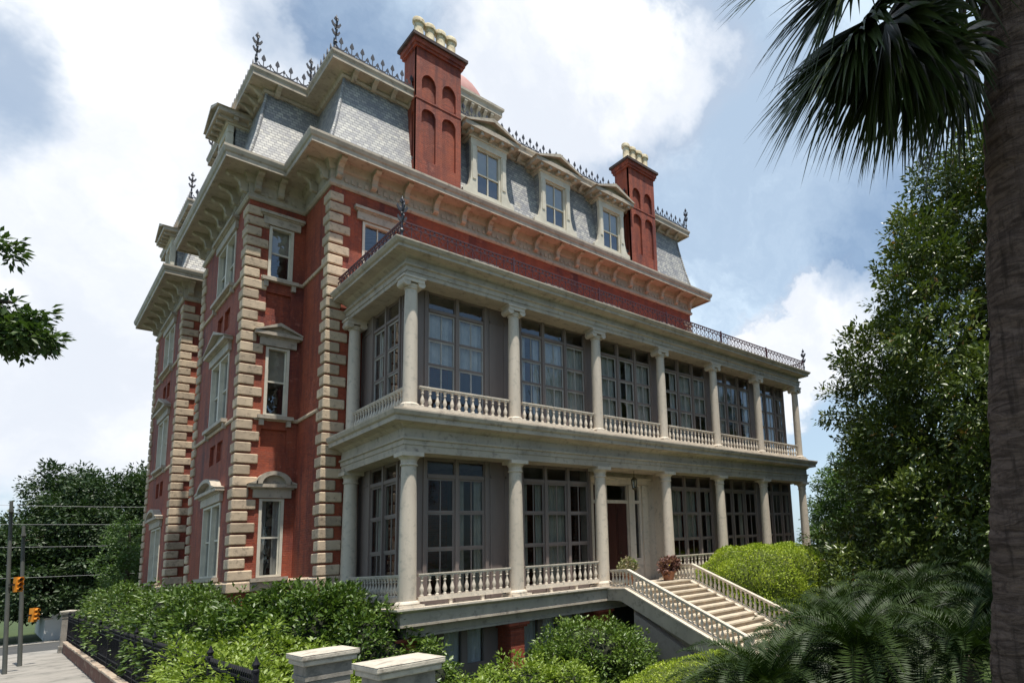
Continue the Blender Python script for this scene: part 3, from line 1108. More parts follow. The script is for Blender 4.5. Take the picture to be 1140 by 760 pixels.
for F, a, b in ((F_front, XW + .3, XE - .3), (F_back, -2.1, XW - .5), (F_left, 7.4, 13.7), (F_left, 18.6, 25.2)):
    k = int((b - a) / .62)
    for i in range(k):
        u = a + (b - a) * (i + .5) / k
        ub = MB(F)
        ub.prism_n([(-.3, 18.25), (.12, 18.25), (.12, 18.18), (-.05, 18.12), (-.2, 17.98), (-.3, 17.95)], u - .07, u + .07)
        ub.build('upper_modillion', M['trim'], mansion)
deck = MB()
deck.plan(offset_path(PATH, -.35), 18.45, 18.61)
deck.build('roof_deck', M['slate'], mansion)


# ---- dormers
def dormer(F, c, depth=1.7, apex=True):
    F = Frame((F.o[0] + F.n[0] * .2, F.o[1] + F.n[1] * .2), F.u, F.n)
    d = MB(F)
    zb, zt = 15.0, 17.42
    d.box(c - .72, c + .72, -depth, -.17, zb, zt + .3)
    body = d.build('dormer', M['slate'], mansion)
    f = MB(F)
    # jambs with scrolled feet
    for s in (-1, 1):
        f.prism([(c + s * .52, zb), (c + s * 1.06, zb), (c + s * 1.08, zb + .42), (c + s * 1.02, zb + .50), (c + s * .93, zb + .50), (c + s * .84, zb + .66), (c + s * .77, zb + .95), (c + s * .74, zb + 1.3), (c + s * .74, zt),
                 (c + s * .52, zt)], -.1, .06)
        f.box(c + s * .56 if s > 0 else c - .70, c + s * .70 if s > 0 else c - .56, .06, .09, zb + .95, zt - .08)
    f.box(c - .52, c + .52, -.1, .05, zb, zb + .42)
    f.box(c - .76, c + .76, -.1, .07, zt, zt + .28)
    # entablature
    f.box(c - .82, c + .82, -depth, .12, zt + .28, zt + .34)
    f.build('dormer_front', M['white'], body)
    e = MB(F)
    zt2 = zt + .34
    e.box(c - 1.14, c + 1.14, -depth, .42, zt2 + .16, zt2 + .34)
    e.box(c - .92, c + .92, -depth, .14, zt2, zt2 + .16)
    for k in range(5):
        u = c - .86 + k * .43
        e.box(u - .06, u + .06, .14, .36, zt2 + .02, zt2 + .155)
    for k in range(3):
        for s in (-1, 1):
            n_ = -.1 - k * .45
            a, b = sorted((c + s * .92, c + s * 1.08))
            e.box(a, b, n_ - .07, n_ + .07, zt2 + .02, zt2 + .155)
    b = zt2 + .34
    h = .55 if apex else .3
    e.prism([(c - 1.20, b), (c - 1.02, b), (c, b + h - .16), (c + 1.02, b), (c + 1.20, b), (c, b + h)], -depth, .48)
    e.prism([(c - 1.06, b), (c + 1.06, b), (c, b + h - .1)], -depth, .2)
    e.build('dormer_pediment', M['trim'], body)
    w_ = MB(F)
    z0, z1 = zb + .42, zt
    for s in (-1, 1):
        a, bb = sorted((c + s * .52, c + s * .45))
        w_.box(a, bb, -.16, -.02, z0, z1)
    w_.box(c - .45, c + .45, -.16, -.02, z1 - .07, z1)
    w_.box(c - .45, c + .45, -.16, -.0, z0, z0 + .07)
    zm = (z0 + z1) / 2 - .1
    w_.box(c - .45, c + .45, -.15, -.05, zm - .03, zm + .03)
    w_.box(c - .02, c + .02, -.13, -.06, z0 + .07, z1 - .07)
    w_.build('dormer_window', M['white'], body)
    p_ = MB(F)
    p_.add([(c - .45, -.1, z0), (c + .45, -.1, z0), (c + .45, -.1, z1), (c - .45, -.1, z1)], [(0, 1, 2, 3)])
    p_.build('pane', M['glass'], body, fix=False)
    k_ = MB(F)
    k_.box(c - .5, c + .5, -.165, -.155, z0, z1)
    k_.build('room_shade_panel', M['dark'], body)  # near-black panel behind the pane, painted as the unlit room
    k_ = MB(F)
    k_.add([(c - .45, -.14, zm + .02), (c + .45, -.14, zm + .02), (c + .45, -.14, z1), (c - .45, -.14, z1)], [(0, 1, 2, 3)])
    k_.build('blind', M['blind'], body, fix=False)
    return body


for c in CENTS:
    dormer(F_front, c)
for c in (10.5, 21.9):
    dormer(F_left, c)
dormer(Frame((XE, 0), (0, 1), (1, 0)), 15)


# ---- chimneys
def chimney(x0, x1, y0, y1, zb, zt):
    F = Frame((0, y0), (1, 0), (0, -1))
    mb = MB()
    mb.box(x0 + .13, x1 - .13, y0 + .13, y1 - .13, zb, zt)
    # raised piers, bands and arch spandrels on the front and the sides
    def face(F, u0, u1):
        mb.F = F
        w3 = (u1 - u0)
        st = .2
        mid = (u0 + u1) / 2
        for a, b in ((u0, u0 + st), (mid - .12, mid + .12), (u1 - st, u1)):
            mb.box(a, b, -.14, 0, zb, zt)
        for za, zb_, ztop in ((zb + 1.0, zb + 2.6, zb + 3.15), (zb + 3.15, zb + 3.95, zb + 4.4)):
            for a, b in ((u0 + st, mid - .12), (mid + .12, u1 - st)):
                r = (b - a) / 2
                cx = (a + b) / 2
                pts = [(cx + r * (i / 4 - 1), zb_ + r * (1.25 * math.sqrt(max(0, 1 - abs(i / 4 - 1) ** 1.5)) if zb_ > zb + 3 else .95 * math.sqrt(max(0, 1 - (i / 4 - 1) ** 2)))) for i in range(9)]
                for i in range(8):
                    mb.prism([pts[i], pts[i + 1], (pts[i + 1][0], ztop), (pts[i][0], ztop)], -.14, -.004)
        mb.box(u0, u1, -.14, .02, zb + 2.98 + .14, zb + 3.2)
        for a, b in ((u0 + st, mid - .12), (mid + .12, u1 - st)):
            mb.box(a, b, -.14, -.004, zb + 4.4, zt)
            mb.box(a, b, -.14, -.004, zb, zb + .75)
        mb.F = ID
    face(F, x0, x1)
    face(Frame((x0, 0), (0, 1), (-1, 0)), y0 + .002, y1)
    face(Frame((x1, 0), (0, 1), (1, 0)), y0 + .002, y1)
    mb.box(x0 - .07, x1 + .07, y0 - .07, y1 + .07, zt - .32, zt - .2)
    mb.box(x0 - .12, x1 + .12, y0 - .12, y1 + .12, zt - .2, zt)
    body = mb.build('chimney', M['brick'], mansion)
    cp = MB()
    cp.box(x0 - .2, x1 + .2, y0 - .2, y1 + .2, zt, zt + .12)
    cp.box(x0 - .12, x1 + .12, y0 - .12, y1 + .12, zt + .12, zt + .2)
    cp.build('chimney_cap', M['cap'], body)
    for k in range(4):
        p = MB()
        x = x0 + .22 + k * (x1 - x0 - .44) / 3
        y = (y0 + y1) / 2 - .15
        p.lathe([(.20, 0), (.20, .1), (.17, .16), (.165, .55), (.16, .74), (.22, .79), (.225, .90), (.20, .97), (.14, .97), (.135, .4)],
                (x, y, zt + .2), 14, caps=False)
        p.build('chimney_pot', M['pot'], body, smooth=True)


chimney(1.78, 3.46, 4.14, 5.2, 15.0, 20.55)
chimney(12.05, 13.75, 4.14, 5.2, 15.0, 20.55)
chimney(12.05, 13.75, 23.6, 24.6, 15.0, 20.55)


# ---- iron cresting and finials
def finial(x, y, z, h, name='finial', arms=True, mat=None):
    mb = MB()
    mb.lathe([(.07, 0), (.07, .05 * h), (.03, .1 * h), (.03, .18 * h), (.06, .22 * h), (.025, .27 * h), (.02, .55 * h), (.05, .6 * h), (.02, .64 * h), (.016, .88 * h),
              (.035, .92 * h), (.004, h)], (x, y, z), 8)
    if arms:
        for a in (0, PI / 2):
            F = Frame((x, y), (math.cos(a), math.sin(a)), (-math.sin(a), math.cos(a)))
            mb.F = F
            for s in (-1, 1):
                mb.prism([(s * .015, z + .62 * h), (s * .10, z + .66 * h), (s * .15, z + .75 * h), (s * .12, z + .80 * h), (s * .07, z + .73 * h), (s * .015, z + .70 * h)], -.016, .016)
                mb.prism([(s * .015, z + .40 * h), (s * .08, z + .43 * h), (s * .13, z + .52 * h), (s * .10, z + .56 * h), (s * .05, z + .49 * h), (s * .015, z + .47 * h)], -.016, .016)
                mb.prism([(s * .012, z + .82 * h), (s * .07, z + .86 * h), (s * .05, z + .92 * h), (s * .012, z + .88 * h)], -.016, .016)
            mb.F = ID
    return mb.build(name, mat or M['skylitiron'], mansion)


def cresting(p0, p1, z):
    a, b = Vector(p0), Vector(p1)
    L = (b - a).length
    u = (b - a) / L
    F = Frame((a.x, a.y), (u.x, u.y), (-u.y, u.x))
    mb = MB(F)
    mb.box(0, L, -.015, .015, z + .05, z + .085)
    k = max(2, int(L / .33))
    for i in range(k):
        c = (i + .5) * L / k
        mb.box(c - .012, c + .012, -.012, .012, z, z + .4)
        mb.prism([(c, z + .30), (c - .065, z + .38), (c - .05, z + .46), (c, z + .58), (c + .05, z + .46), (c + .065, z + .38)], -.014, .014)
        for s in (-1, 1):
            mb.prism([(c + s * .012, z + .085), (c + s * .10, z + .11), (c + s * .155, z + .2), (c + s * .13, z + .22), (c + s * .08, z + .14), (c + s * .012, z + .12)], -.01, .01)
        if i:
            e = i * L / k
            mb.box(e - .01, e + .01, -.01, .01, z + .06, z + .22)
            mb.prism([(e, z + .16), (e - .05, z + .23), (e, z + .33), (e + .05, z + .23)], -.012, .012)
    mb.build('roof_cresting', M['skylitiron'], mansion)


TC = offset_path(PATH, .05)
ZC = 18.6
for i in range(len(TC)):
    cresting(TC[i], TC[(i + 1) % len(TC)], ZC)
for i in (0, 1, 2, 3, 4, 7, 8, 9):
    finial(TC[i][0], TC[i][1], ZC, 1.35)

# ---- belvedere with dome
bv_ = MB()
bx0, bx1, by0, by1 = 4.4, 7.4, 8.85, 11.85
bv_.box(bx0, bx1, by0, by1, 18.5, 22.9)
bv = bv_.build('belvedere', M['trim'], mansion)
BP = [(bx1, by0), (bx0, by0), (bx0, by1), (bx1, by1)]
bc2 = MB()
bc2.sweep([(-.1, 22.3), (.06, 22.3), (.06, 22.9), (.12, 22.95), (.34, 22.97), (.34, 23.2), (.42, 23.3), (.42, 23.42), (-.1, 23.5)], BP, True)
for F, a, b in ((Frame((0, by0), (1, 0), (0, -1)), bx0, bx1), (Frame((bx0, 0), (0, 1), (-1, 0)), by0, by1), (Frame((bx1, 0), (0, 1), (1, 0)), by0, by1)):
    bc2.F = F
    for k in range(9):
        u = a + (b - a) * (k + .5) / 9
        bc2.prism_n([(.05, 22.96), (.32, 22.96), (.32, 22.86), (.16, 22.72), (.12, 22.45), (.05, 22.42)], u - .07, u + .07)
bc2.F = ID
bc2.build('belvedere_cornice', M['trim'], bv)
for F, c in ((Frame((0, by0), (1, 0), (0, -1)), (bx0 + bx1) / 2), (Frame((bx0, 0), (0, 1), (-1, 0)), (by0 + by1) / 2), (Frame((bx1, 0), (0, 1), (1, 0)), (by0 + by1) / 2)):
    for s in (-.75, .75):
        mw = MB(F)
        mw.box(c + s - .5, c + s - .42, 0, .08, 20.2, 22.2)
        mw.box(c + s + .42, c + s + .5, 0, .08, 20.2, 22.2)
        mw.box(c + s - .42, c + s + .42, 0, .08, 22.1, 22.2)
        mw.box(c + s - .42, c + s + .42, 0, .08, 20.2, 20.3)
        mw.build('belvedere_window', M['white'], bv)
        pw = MB(F)
        pw.box(c + s - .42, c + s + .42, .005, .03, 20.3, 22.1)
        pw.build('belvedere_pane', M['blackp'], bv)
dm = MB()
dcx, dcy = (bx0 + bx1) / 2, (by0 + by1) / 2
dm.lathe([(1.75 * math.cos(a), 1.85 * math.sin(a)) for a in np.linspace(0, PI / 2 - .05, 12)] + [(.05, 1.95), (.02, 2.1)], (dcx, dcy, 23.3), 28)
dm.build('belvedere_dome', M['dome'], bv, smooth=True)
finial(dcx, dcy, 25.2, 1.5)

# ================================================================== PORCH (part of the mansion)
COLX = [0.0, 3.13, 6.36, 9.54, 12.73, 15.87, 19.15]
XR = COLX[-1]
PP = [(XR, 4.4), (XR, 0.0), (0.0, 0.0), (0.0, 4.4)]


def volute(mb, x, y, z, s=1.0):
    for dx in (-1, 1):
        cx = x + dx * .2
        for k in range(10):
            a, b = 2 * PI * k / 10, 2 * PI * (k + 1) / 10
            mb.add([(cx, y - .22, z), (cx + .1 * math.cos(a), y - .22, z + .1 * math.sin(a)), (cx + .1 * math.cos(b), y - .22, z + .1 * math.sin(b)),
                    (cx, y + .22, z), (cx + .1 * math.cos(a), y + .22, z + .1 * math.sin(a)), (cx + .1 * math.cos(b), y + .22, z + .1 * math.sin(b))],
                   [(0, 1, 2), (3, 5, 4), (1, 4, 5, 2)])


def column(x, y, lower, engaged=False):
    mb = MB()
    if lower:
        z0, z1 = .02, 4.1
        mb.lathe([(.215, .14), (.215, .6), (.212, 1.4), (.20, 2.6), (.182, 3.74), (.182, 3.86)], (x, y, z0), 24)
        c = mb.build('column', M['column'], mansion, smooth=True)
        b = MB()
        b.box(x - .31, x + .31, y - .31, y + .31, z0 - .02, z0 + .09)
        b.lathe([(.29, .09), (.30, .13), (.28, .17), (.24, .2)], (x, y, z0), 24)
        b.build('column_base', M['rail'], c)
        k = MB()
        k.lathe([(.192, 3.72), (.215, 3.74), (.215, 3.77), (.195, 3.79), (.20, 3.88), (.26, 3.97)], (x, y, z0), 24)
        k.box(x - .28, x + .28, y - .28, y + .28, z0 + 3.97, z1)
        k.build('capital', M['column'], c)
    else:
        z0, z1 = 5.32, 9.05
        mb.lathe([(.182, .1), (.182, .5), (.178, 1.4), (.17, 2.6), (.155, 3.42)], (x, y, z0), 24)
        c = mb.build('column', M['column'], mansion, smooth=True)
        b = MB()
        b.box(x - .25, x + .25, y - .25, y + .25, z0 - .02, z0 + .07)
        b.lathe([(.24, .07), (.245, .1), (.21, .14)], (x, y, z0), 24)
        b.build('column_base', M['rail'], c)
        k = MB()
        k.lathe([(.168, 3.38), (.19, 3.40), (.17, 3.43), (.2, 3.52)], (x, y, z0), 24)
        volute(k, x, y, z0 + 3.53)
        k.box(x - .27, x + .27, y - .235, y + .235, z0 + 3.56, z1 - .06)
        k.box(x - .30, x + .30, y - .26, y + .26, z1 - .06, z1)
        k.build('capital', M['column'], c)


for x in COLX:
    column(x, 0, True)
    column(x, 0, False)
for x in (0.0, XR):
    column(x, 4.2, True)
    column(x, 4.2, False)

# floors / entablatures
ent = MB()
ent.sweep([(-.25, 4.1), (.22, 4.1), (.22, 4.3), (.245, 4.3), (.245, 4.42), (.29, 4.44), (.29, 4.49), (.22, 4.5), (.22, 4.74), (.28, 4.78), (.34, 4.83), (.58, 4.86),
           (.58, 4.98), (.63, 5.02), (.66, 5.12), (.66, 5.16), (.32, 5.2), (.30, 5.3), (-.25, 5.3)], PP)
ent.build('lower_entablature', M['trim'], mansion)
ent = MB()
ent.sweep([(-.25, 9.05), (.20, 9.05), (.20, 9.17), (.225, 9.17), (.225, 9.30), (.28, 9.33), (.28, 9.37), (.2, 9.38), (.2, 9.54), (.27, 9.58), (.34, 9.62), (.58, 9.64),
           (.58, 9.72), (.63, 9.75), (.68, 9.83), (.68, 9.87), (-.25, 9.9)], PP)
ent.build('upper_entablature', M['trim'], mansion)
roof = MB()
roof.box(.2, XR - .2, .2, 4.5, 9.55, 9.895)
roof.build('porch_roof', M['redroof'], mansion)
fl = MB()
fl.box(.2, XR - .2, .2, 4.48, 4.95, 5.28)
fl.build('upper_floor', M['brown'], mansion)
ceil = MB()
ceil.box(.2, XR - .2, .2, 4.48, 9.06, 9.1)
ceil.box(.2, XR - .2, .2, 4.48, 4.12, 4.16)
ceil.build('porch_ceilings', M['trim'], mansion)
lf = MB()
lf.sweep([(-.3, -.03), (.36, -.03), (.40, .0), (.40, .05), (-.3, .05)], PP)
lf.build('porch_ledge', M['rail'], mansion)
lf = MB()
lf.sweep([(-.3, -.42), (.30, -.42), (.30, -.36), (.27, -.34), (.27, -.08), (.32, -.03), (-.3, -.03)], PP)
lf.sweep([(-.5, -.72), (.05, -.72), (.05, -.66), (.02, -.64), (.02, -.42), (-.5, -.42)], PP)
lf.build('porch_base_band', M['trim'], mansion)
lf = MB()
lf.box(.2, XR - .2, .2, 4.48, -.3, .03)
lf.build('lower_floor', M['brown'], mansion)


# ---- balustrades
BAL = [(.05, 0), (.05, .08), (.03, .11), (.032, .16), (.058, .30), (.052, .40), (.026, .60), (.024, .72), (.045, .78), (.025, .83), (.045, .90), (.045, 1.0)]


def balustrade(p0, p1, h, gap=0.03, wd=.13, top=.075, bot=.085, spacing=.2, name='balustrade'):
    """p0, p1: foot points; h: overall height of the rail top above them"""
    a, b = Vector(p0), Vector(p1)
    mb = MB()
    mb.rail(a, b, wd, h - top * .45, h)
    mb.rail(a, b, wd * .75, h - top, h - top * .45)
    mb.rail(a, b, wd * .9, gap, gap + bot)
    o = mb.build(name, M['rail'], mansion)
    L = Vector((b.x - a.x, b.y - a.y)).length
    k = max(2, int(L / spacing))
    z0 = gap + bot
    hh = h - top - z0
    bm_ = MB()
    for i in range(k):
        q = a.lerp(b, (i + .5) / k)
        bm_.lathe([(r, z * hh) for r, z in BAL], (q.x, q.y, q.z + z0), 8, caps=False)
    bm_.build('baluster_row', M['rail'], o, smooth=True)
    return o


for i in range(6):
    a, b = COLX[i] + .22, COLX[i + 1] - .22
    balustrade((a, -.02, 5.3), (b, -.02, 5.3), .69)
    if i != 2:
        balustrade((a + .02, -.05, .05), (b - .02, -.05, .05), .85, gap=.13, bot=.12)
        # little feet that carry the lower rail
        for f in (.33, .67):
            ft = MB()
            x = a + (b - a) * f
            ft.box(x - .04, x + .04, -.09, -.01, .05, .18)
            ft.build('rail_foot', M['rail'], mansion)
for x in (0.0, XR):
    balustrade((x, .24, 5.3), (x, 4.0, 5.3), .69)
    balustrade((x, .26, .05), (x, 4.0, .05), .85, gap=.13, bot=.12)


# ---- glazed porch enclosure, one window wall per bay
def porch_window(F, u0, u1, lower, n_light, ua, ub, dress):
    """wall panel u0..u1 with n_light window bays between ua and ub"""
    if lower:
        zb, zt = .05, 4.12
        rows = [(.30, 1.52), (1.60, 2.54), (2.62, 3.52), (3.66, 4.03)]
    else:
        zb, zt = 5.28, 9.07
        rows = [(5.5, 6.83), (6.9, 7.6), (7.67, 8.44), (8.56, 9.0)]
    mu = .15
    lw = (ub - ua - mu * (n_light - 1)) / n_light
    ops = []
    for k in range(n_light):
        a = ua + k * (lw + mu)
        for r in rows:
            ops.append((a, a + lw, r[0], r[1]))
    mb = MB(F)
    wall_with_openings(mb, u0, u1, zb, zt, ops, .07)
    # inner skin, so the panel has a thickness
    # stiles and rails that stand proud
    for k in range(n_light + 1):
        x = ua + k * (lw + mu) - mu / 2
        mb.box(x - .05, x + .05, 0.0, .045, zb, zt)
    mb.box(ua, ub, .0, .03, rows[2][1] + .02, rows[3][0] - .02)
    for s in ((u0 + .06, ua - .2), (ub + .2, u1 - .06)):
        if s[1] - s[0] > .2:
            mb.box(s[0], s[1], 0, .02, zt - .5, zt - .44)
            mb.box(s[0], s[0] + .05, 0, .02, zb, zt)
            mb.box(s[1] - .05, s[1], 0, .02, zb, zt)
    o = mb.build('porch_window', M['brown'], mansion, fix=False)
    st = MB(F)
    g = MB(F)
    cl = MB(F)
    for k in range(n_light):
        a = ua + k * (lw + mu)
        b = a + lw
        st.box((a + b) / 2 - .018, (a + b) / 2 + .018, -.055, -.025, rows[0][0], rows[1][1])
        st.box((a + b) / 2 - .014, (a + b) / 2 + .014, -.055, -.025, rows[2][0], rows[2][1])
        for r in rows[:3]:
            st.box(a, a + .035, -.05, -.015, r[0], r[1])
            st.box(b - .035, b, -.05, -.015, r[0], r[1])
            st.box(a + .035, b - .035, -.05, -.015, r[1] - .04, r[1])
        for r in rows:
            g.add([(a, -.04, r[0]), (b, -.04, r[0]), (b, -.04, r[1]), (a, -.04, r[1])], [(0, 1, 2, 3)])
        d = dress[k % len(dress)]
        if d == 'sheer':
            curtain_strip(cl, a - .02, b + .02, -.17, rows[0][0], rows[2][1], .018)
        elif d == 'half':
            curtain_strip(cl, a - .02, b + .02, -.17, rows[1][0], rows[2][1], .018)
        elif d == 'sides':
            curtain_strip(cl, a - .02, a + lw * .3, -.17, rows[0][0], rows[2][1], .025)
            curtain_strip(cl, b - lw * .3, b + .02, -.17, rows[0][0], rows[2][1], .025)
        elif d == 'blind':
            cl.add([(a, -.15, rows[2][0]), (b, -.15, rows[2][0]), (b, -.15, rows[2][1]), (a, -.15, rows[2][1])], [(0, 1, 2, 3)])
    st.build('sash', M['sashgrey'] if not lower else M['brownlt'], o)
    g.build('pane', M['dimglass'] if lower else M['pglass'], o, fix=False)
    if cl.v:
        cl.build('curtain', M['curtain'] if not lower else M['blind'], o, fix=False)
    return o


FP = Frame((0, .55), (1, 0), (0, -1))
UP = [(.73, 2.40, 2, ('half', 'half')), (3.74, 6.22, 3, ('sides', 'sheer', 'sheer')), (7.0, 9.45, 3, ('sheer', 'sides', 'sheer')), (10.25, 12.75, 3, ('sides', 'sheer', 'half')),
      (13.4, 15.9, 3, ('sheer', 'none', 'sides')), (16.55, 18.75, 3, ('sheer', 'sheer', 'none'))]
LO = [(.73, 2.40, 2, ('none', 'sides')), (3.74, 6.22, 3, ('sides', 'sheer', 'none')), None, (10.35, 12.75, 3, ('half', 'half', 'sides')),
      (13.4, 15.9, 3, ('none', 'sides', 'none')), (16.55, 18.75, 3, ('none', 'none', 'sides'))]
XEND = 18.95
edges = [.3, 3.2, 6.6, 9.85, 13.06, 16.2, XEND]
for i, (ua, ub, nl, dr) in enumerate(UP):
    porch_window(FP, edges[i], edges[i + 1], False, nl, ua, ub, dr)
ledges = [.3, 3.2, 6.3, 9.85, 13.06, 16.2, XEND]
for i, q in enumerate(LO):
    if q:
        porch_window(FP, ledges[i], ledges[i + 1], True, q[2], q[0], q[1], q[3])
FS = Frame((.3, 0), (0, 1), (-1, 0))
porch_window(FS, .55, 4.45, False, 2, 1.5, 3.4, ('none', 'sides'))
porch_window(FS, .55, 4.45, True, 2, 1.5, 3.4, ('none', 'half'))
ew = MB()
for z0_, z1_ in ((.05, 4.11), (5.29, 9.05)):
    ew.box(XEND - .12, XEND, .56, 4.45, z0_, z1_)
    ew.box(16.3, XEND - .13, 4.40, 4.46, z0_, z1_)
    ew.box(9.95, 10.05, 1.1, 4.45, z0_, z1_)
    ew.box(3.15, 3.25, .75, 4.45, z0_, z1_)
ew.build('porch_blocking_walls', M['brown'], mansion)['kind'] = 'stuff'  # walls added to stop light crossing the glazed porch

# ---- entrance: cream vestibule with door, sidelights and transom in bay three
ev = MB(Frame((0, 1.05), (1, 0), (0, -1)))
wall_with_openings(ev, 6.3, 9.85, .05, 4.12, [(7.44, 8.46, .06, 2.98), (7.44, 8.46, 3.1, 3.66), (8.78, 9.06, .9, 2.98), (6.84, 7.12, .9, 2.98), (8.78, 9.06, 3.1, 3.66), (6.84, 7.12, 3.1, 3.66)], .12)
ev.F = ID
ev.box(6.28, 6.3, .55, 1.05, .05, 4.12)
ev.box(9.85, 9.87, .55, 1.05, .05, 4.12)
ev.F = Frame((0, 1.05), (1, 0), (0, -1))
for a, b in ((7.14, 7.42), (8.48, 8.76), (9.16, 9.44), (6.5, 6.8)):
    ev.box(a, b, 0, .09, .05, 3.68)
ev.box(6.45, 9.5, 0, .12, 3.70, 3.86)
ev.box(6.4, 9.55, 0, .2, 3.86, 3.94)
ev.build('entrance_surround', M['column'], mansion, fix=False)
dr_ = MB(Frame((0, 1.05), (1, 0), (0, -1)))
dr_.box(7.44, 7.945, -.12, -.07, .06, 2.98)
dr_.box(7.955, 8.46, -.12, -.07, .06, 2.98)
for a, b in ((7.5, 7.89), (8.01, 8.40)):
    dr_.box(a, b, -.07, -.055, .2, .9)
    dr_.box(a, b, -.07, -.055, 1.05, 2.8)
door = dr_.build('front_door', M['door'], mansion)
kn = MB()
kn.lathe([(.01, 0), (.035, .01), (.04, .04), (.02, .07)], (8.05, 1.05, 1.1), 8)
kn.build('door_knob', M['brass'], door)
eg = MB(Frame((0, 1.05), (1, 0), (0, -1)))
for a, b, c, d in ((7.44, 8.46, 3.1, 3.66), (8.78, 9.06, .9, 2.98), (6.84, 7.12, .9, 2.98), (8.78, 9.06, 3.1, 3.66), (6.84, 7.12, 3.1, 3.66)):
    eg.add([(a, -.1, c), (b, -.1, c), (b, -.1, d), (a, -.1, d)], [(0, 1, 2, 3)])
eg.build('entrance_glass', M['pglass'], mansion, fix=False)

# ---- porch roof railing
rr_path = [(XR + .45, 4.4), (XR + .45, -.45), (-.45, -.45), (-.45, 4.4)]
for i in range(3):
    a, b = Vector(rr_path[i]), Vector(rr_path[i + 1])
    L = (b - a).length
    u = (b - a) / L
    F = Frame((a.x, a.y), (u.x, u.y), (-u.y, u.x))
    z = 9.88
    mb = MB(F)
    mb.box(0, L, -.02, .02, z + .52, z + .56)
    mb.box(0, L, -.015, .015, z + .40, z + .425)
    mb.box(0, L, -.015, .015, z + .06, z + .09)
    k = int(L / .25)
    for j in range(k):
        c0, c1 = j * L / k, (j + 1) * L / k
        cm = (c0 + c1) / 2
        mb.box(c0 - .009, c0 + .009, -.009, .009, z, z + .52)
        for s0, s1 in ((c0, c1), (c1, c0)):
            mb.prism([(s0, z + .08), (s0 + .016, z + .08), (s1 + .016, z + .41), (s1, z + .41)], -.007, .007)
        mb.prism([(cm - .05, z + .46), (cm, z + .425), (cm + .05, z + .46), (cm, z + .52)], -.008, .008)
    mb.build('roof_railing', M['rediron'] if i == 1 else M['rediron'], mansion)
    n_post = 2 if i != 1 else 7
    for j in range(n_post):
        q = a.lerp(b, j / (n_post - 1)) if n_post > 1 else a
        if i == 1 and j in (0, n_post - 1):
            finial(q.x, q.y, 9.86, 1.3, 'railing_finial')
        elif i == 1:
            pm = MB()
            pm.box(q.x - .025, q.x + .025, q.y - .025, q.y + .025, 9.86, 10.5)
            pm.build('railing_post', M['rediron'], mansion)

# ---- basement under the porch
bs = MB(Frame((0, .75), (1, 0), (0, -1)))
ops = []
for i in (0, 1, 3, 4, 5):
    a, b = COLX[i] + .55, COLX[i + 1] - .55
    for k in range(3):
        w3 = (b - a) / 3
        ops.append((a + k * w3 + .09, a + (k + 1) * w3 - .09, -1.75, -.80))
wall_with_openings(bs, .3, XEND, G - .05, -.3, ops, .12)
bs.F = Frame((.45, 0), (0, 1), (-1, 0))
wall_with_openings(bs, .75, 4.5, G - .05, -.3, [(1.4, 2.3, -1.75, -.8), (2.6, 3.5, -1.75, -.8)], .12)
bs.build('basement_wall', M['brownlt'], mansion, fix=False)
FB = Frame((0, .75), (1, 0), (0, -1))
for a, b, c, d in ops:
    bgw = MB(FB)
    bgw.add([(a, -.06, c), (b, -.06, c), (b, -.06, d), (a, -.06, d)], [(0, 1, 2, 3)])
    bwin = bgw.build('basement_window', M['pglass'], mansion, fix=False)
    bcw = MB(FB)
    curtain_strip(bcw, a - .03, b + .03, -.2, c - .05, d + .05, .02)
    bcw.build('curtain', M['whitep'], bwin, fix=False)
for x in COLX:
    pm = MB()
    pm.box(x - .22, x + .22, -.02, .7, G - .05, -.86)
    pier = pm.build('basement_pier', M['brick'], mansion)
    pc = MB()
    pc.box(x - .28, x + .28, -.08, .72, -.86, -.80)
    pc.box(x - .33, x + .33, -.13, .74, -.80, -.722)
    pc.build('pier_cap', M['brick'], pier)

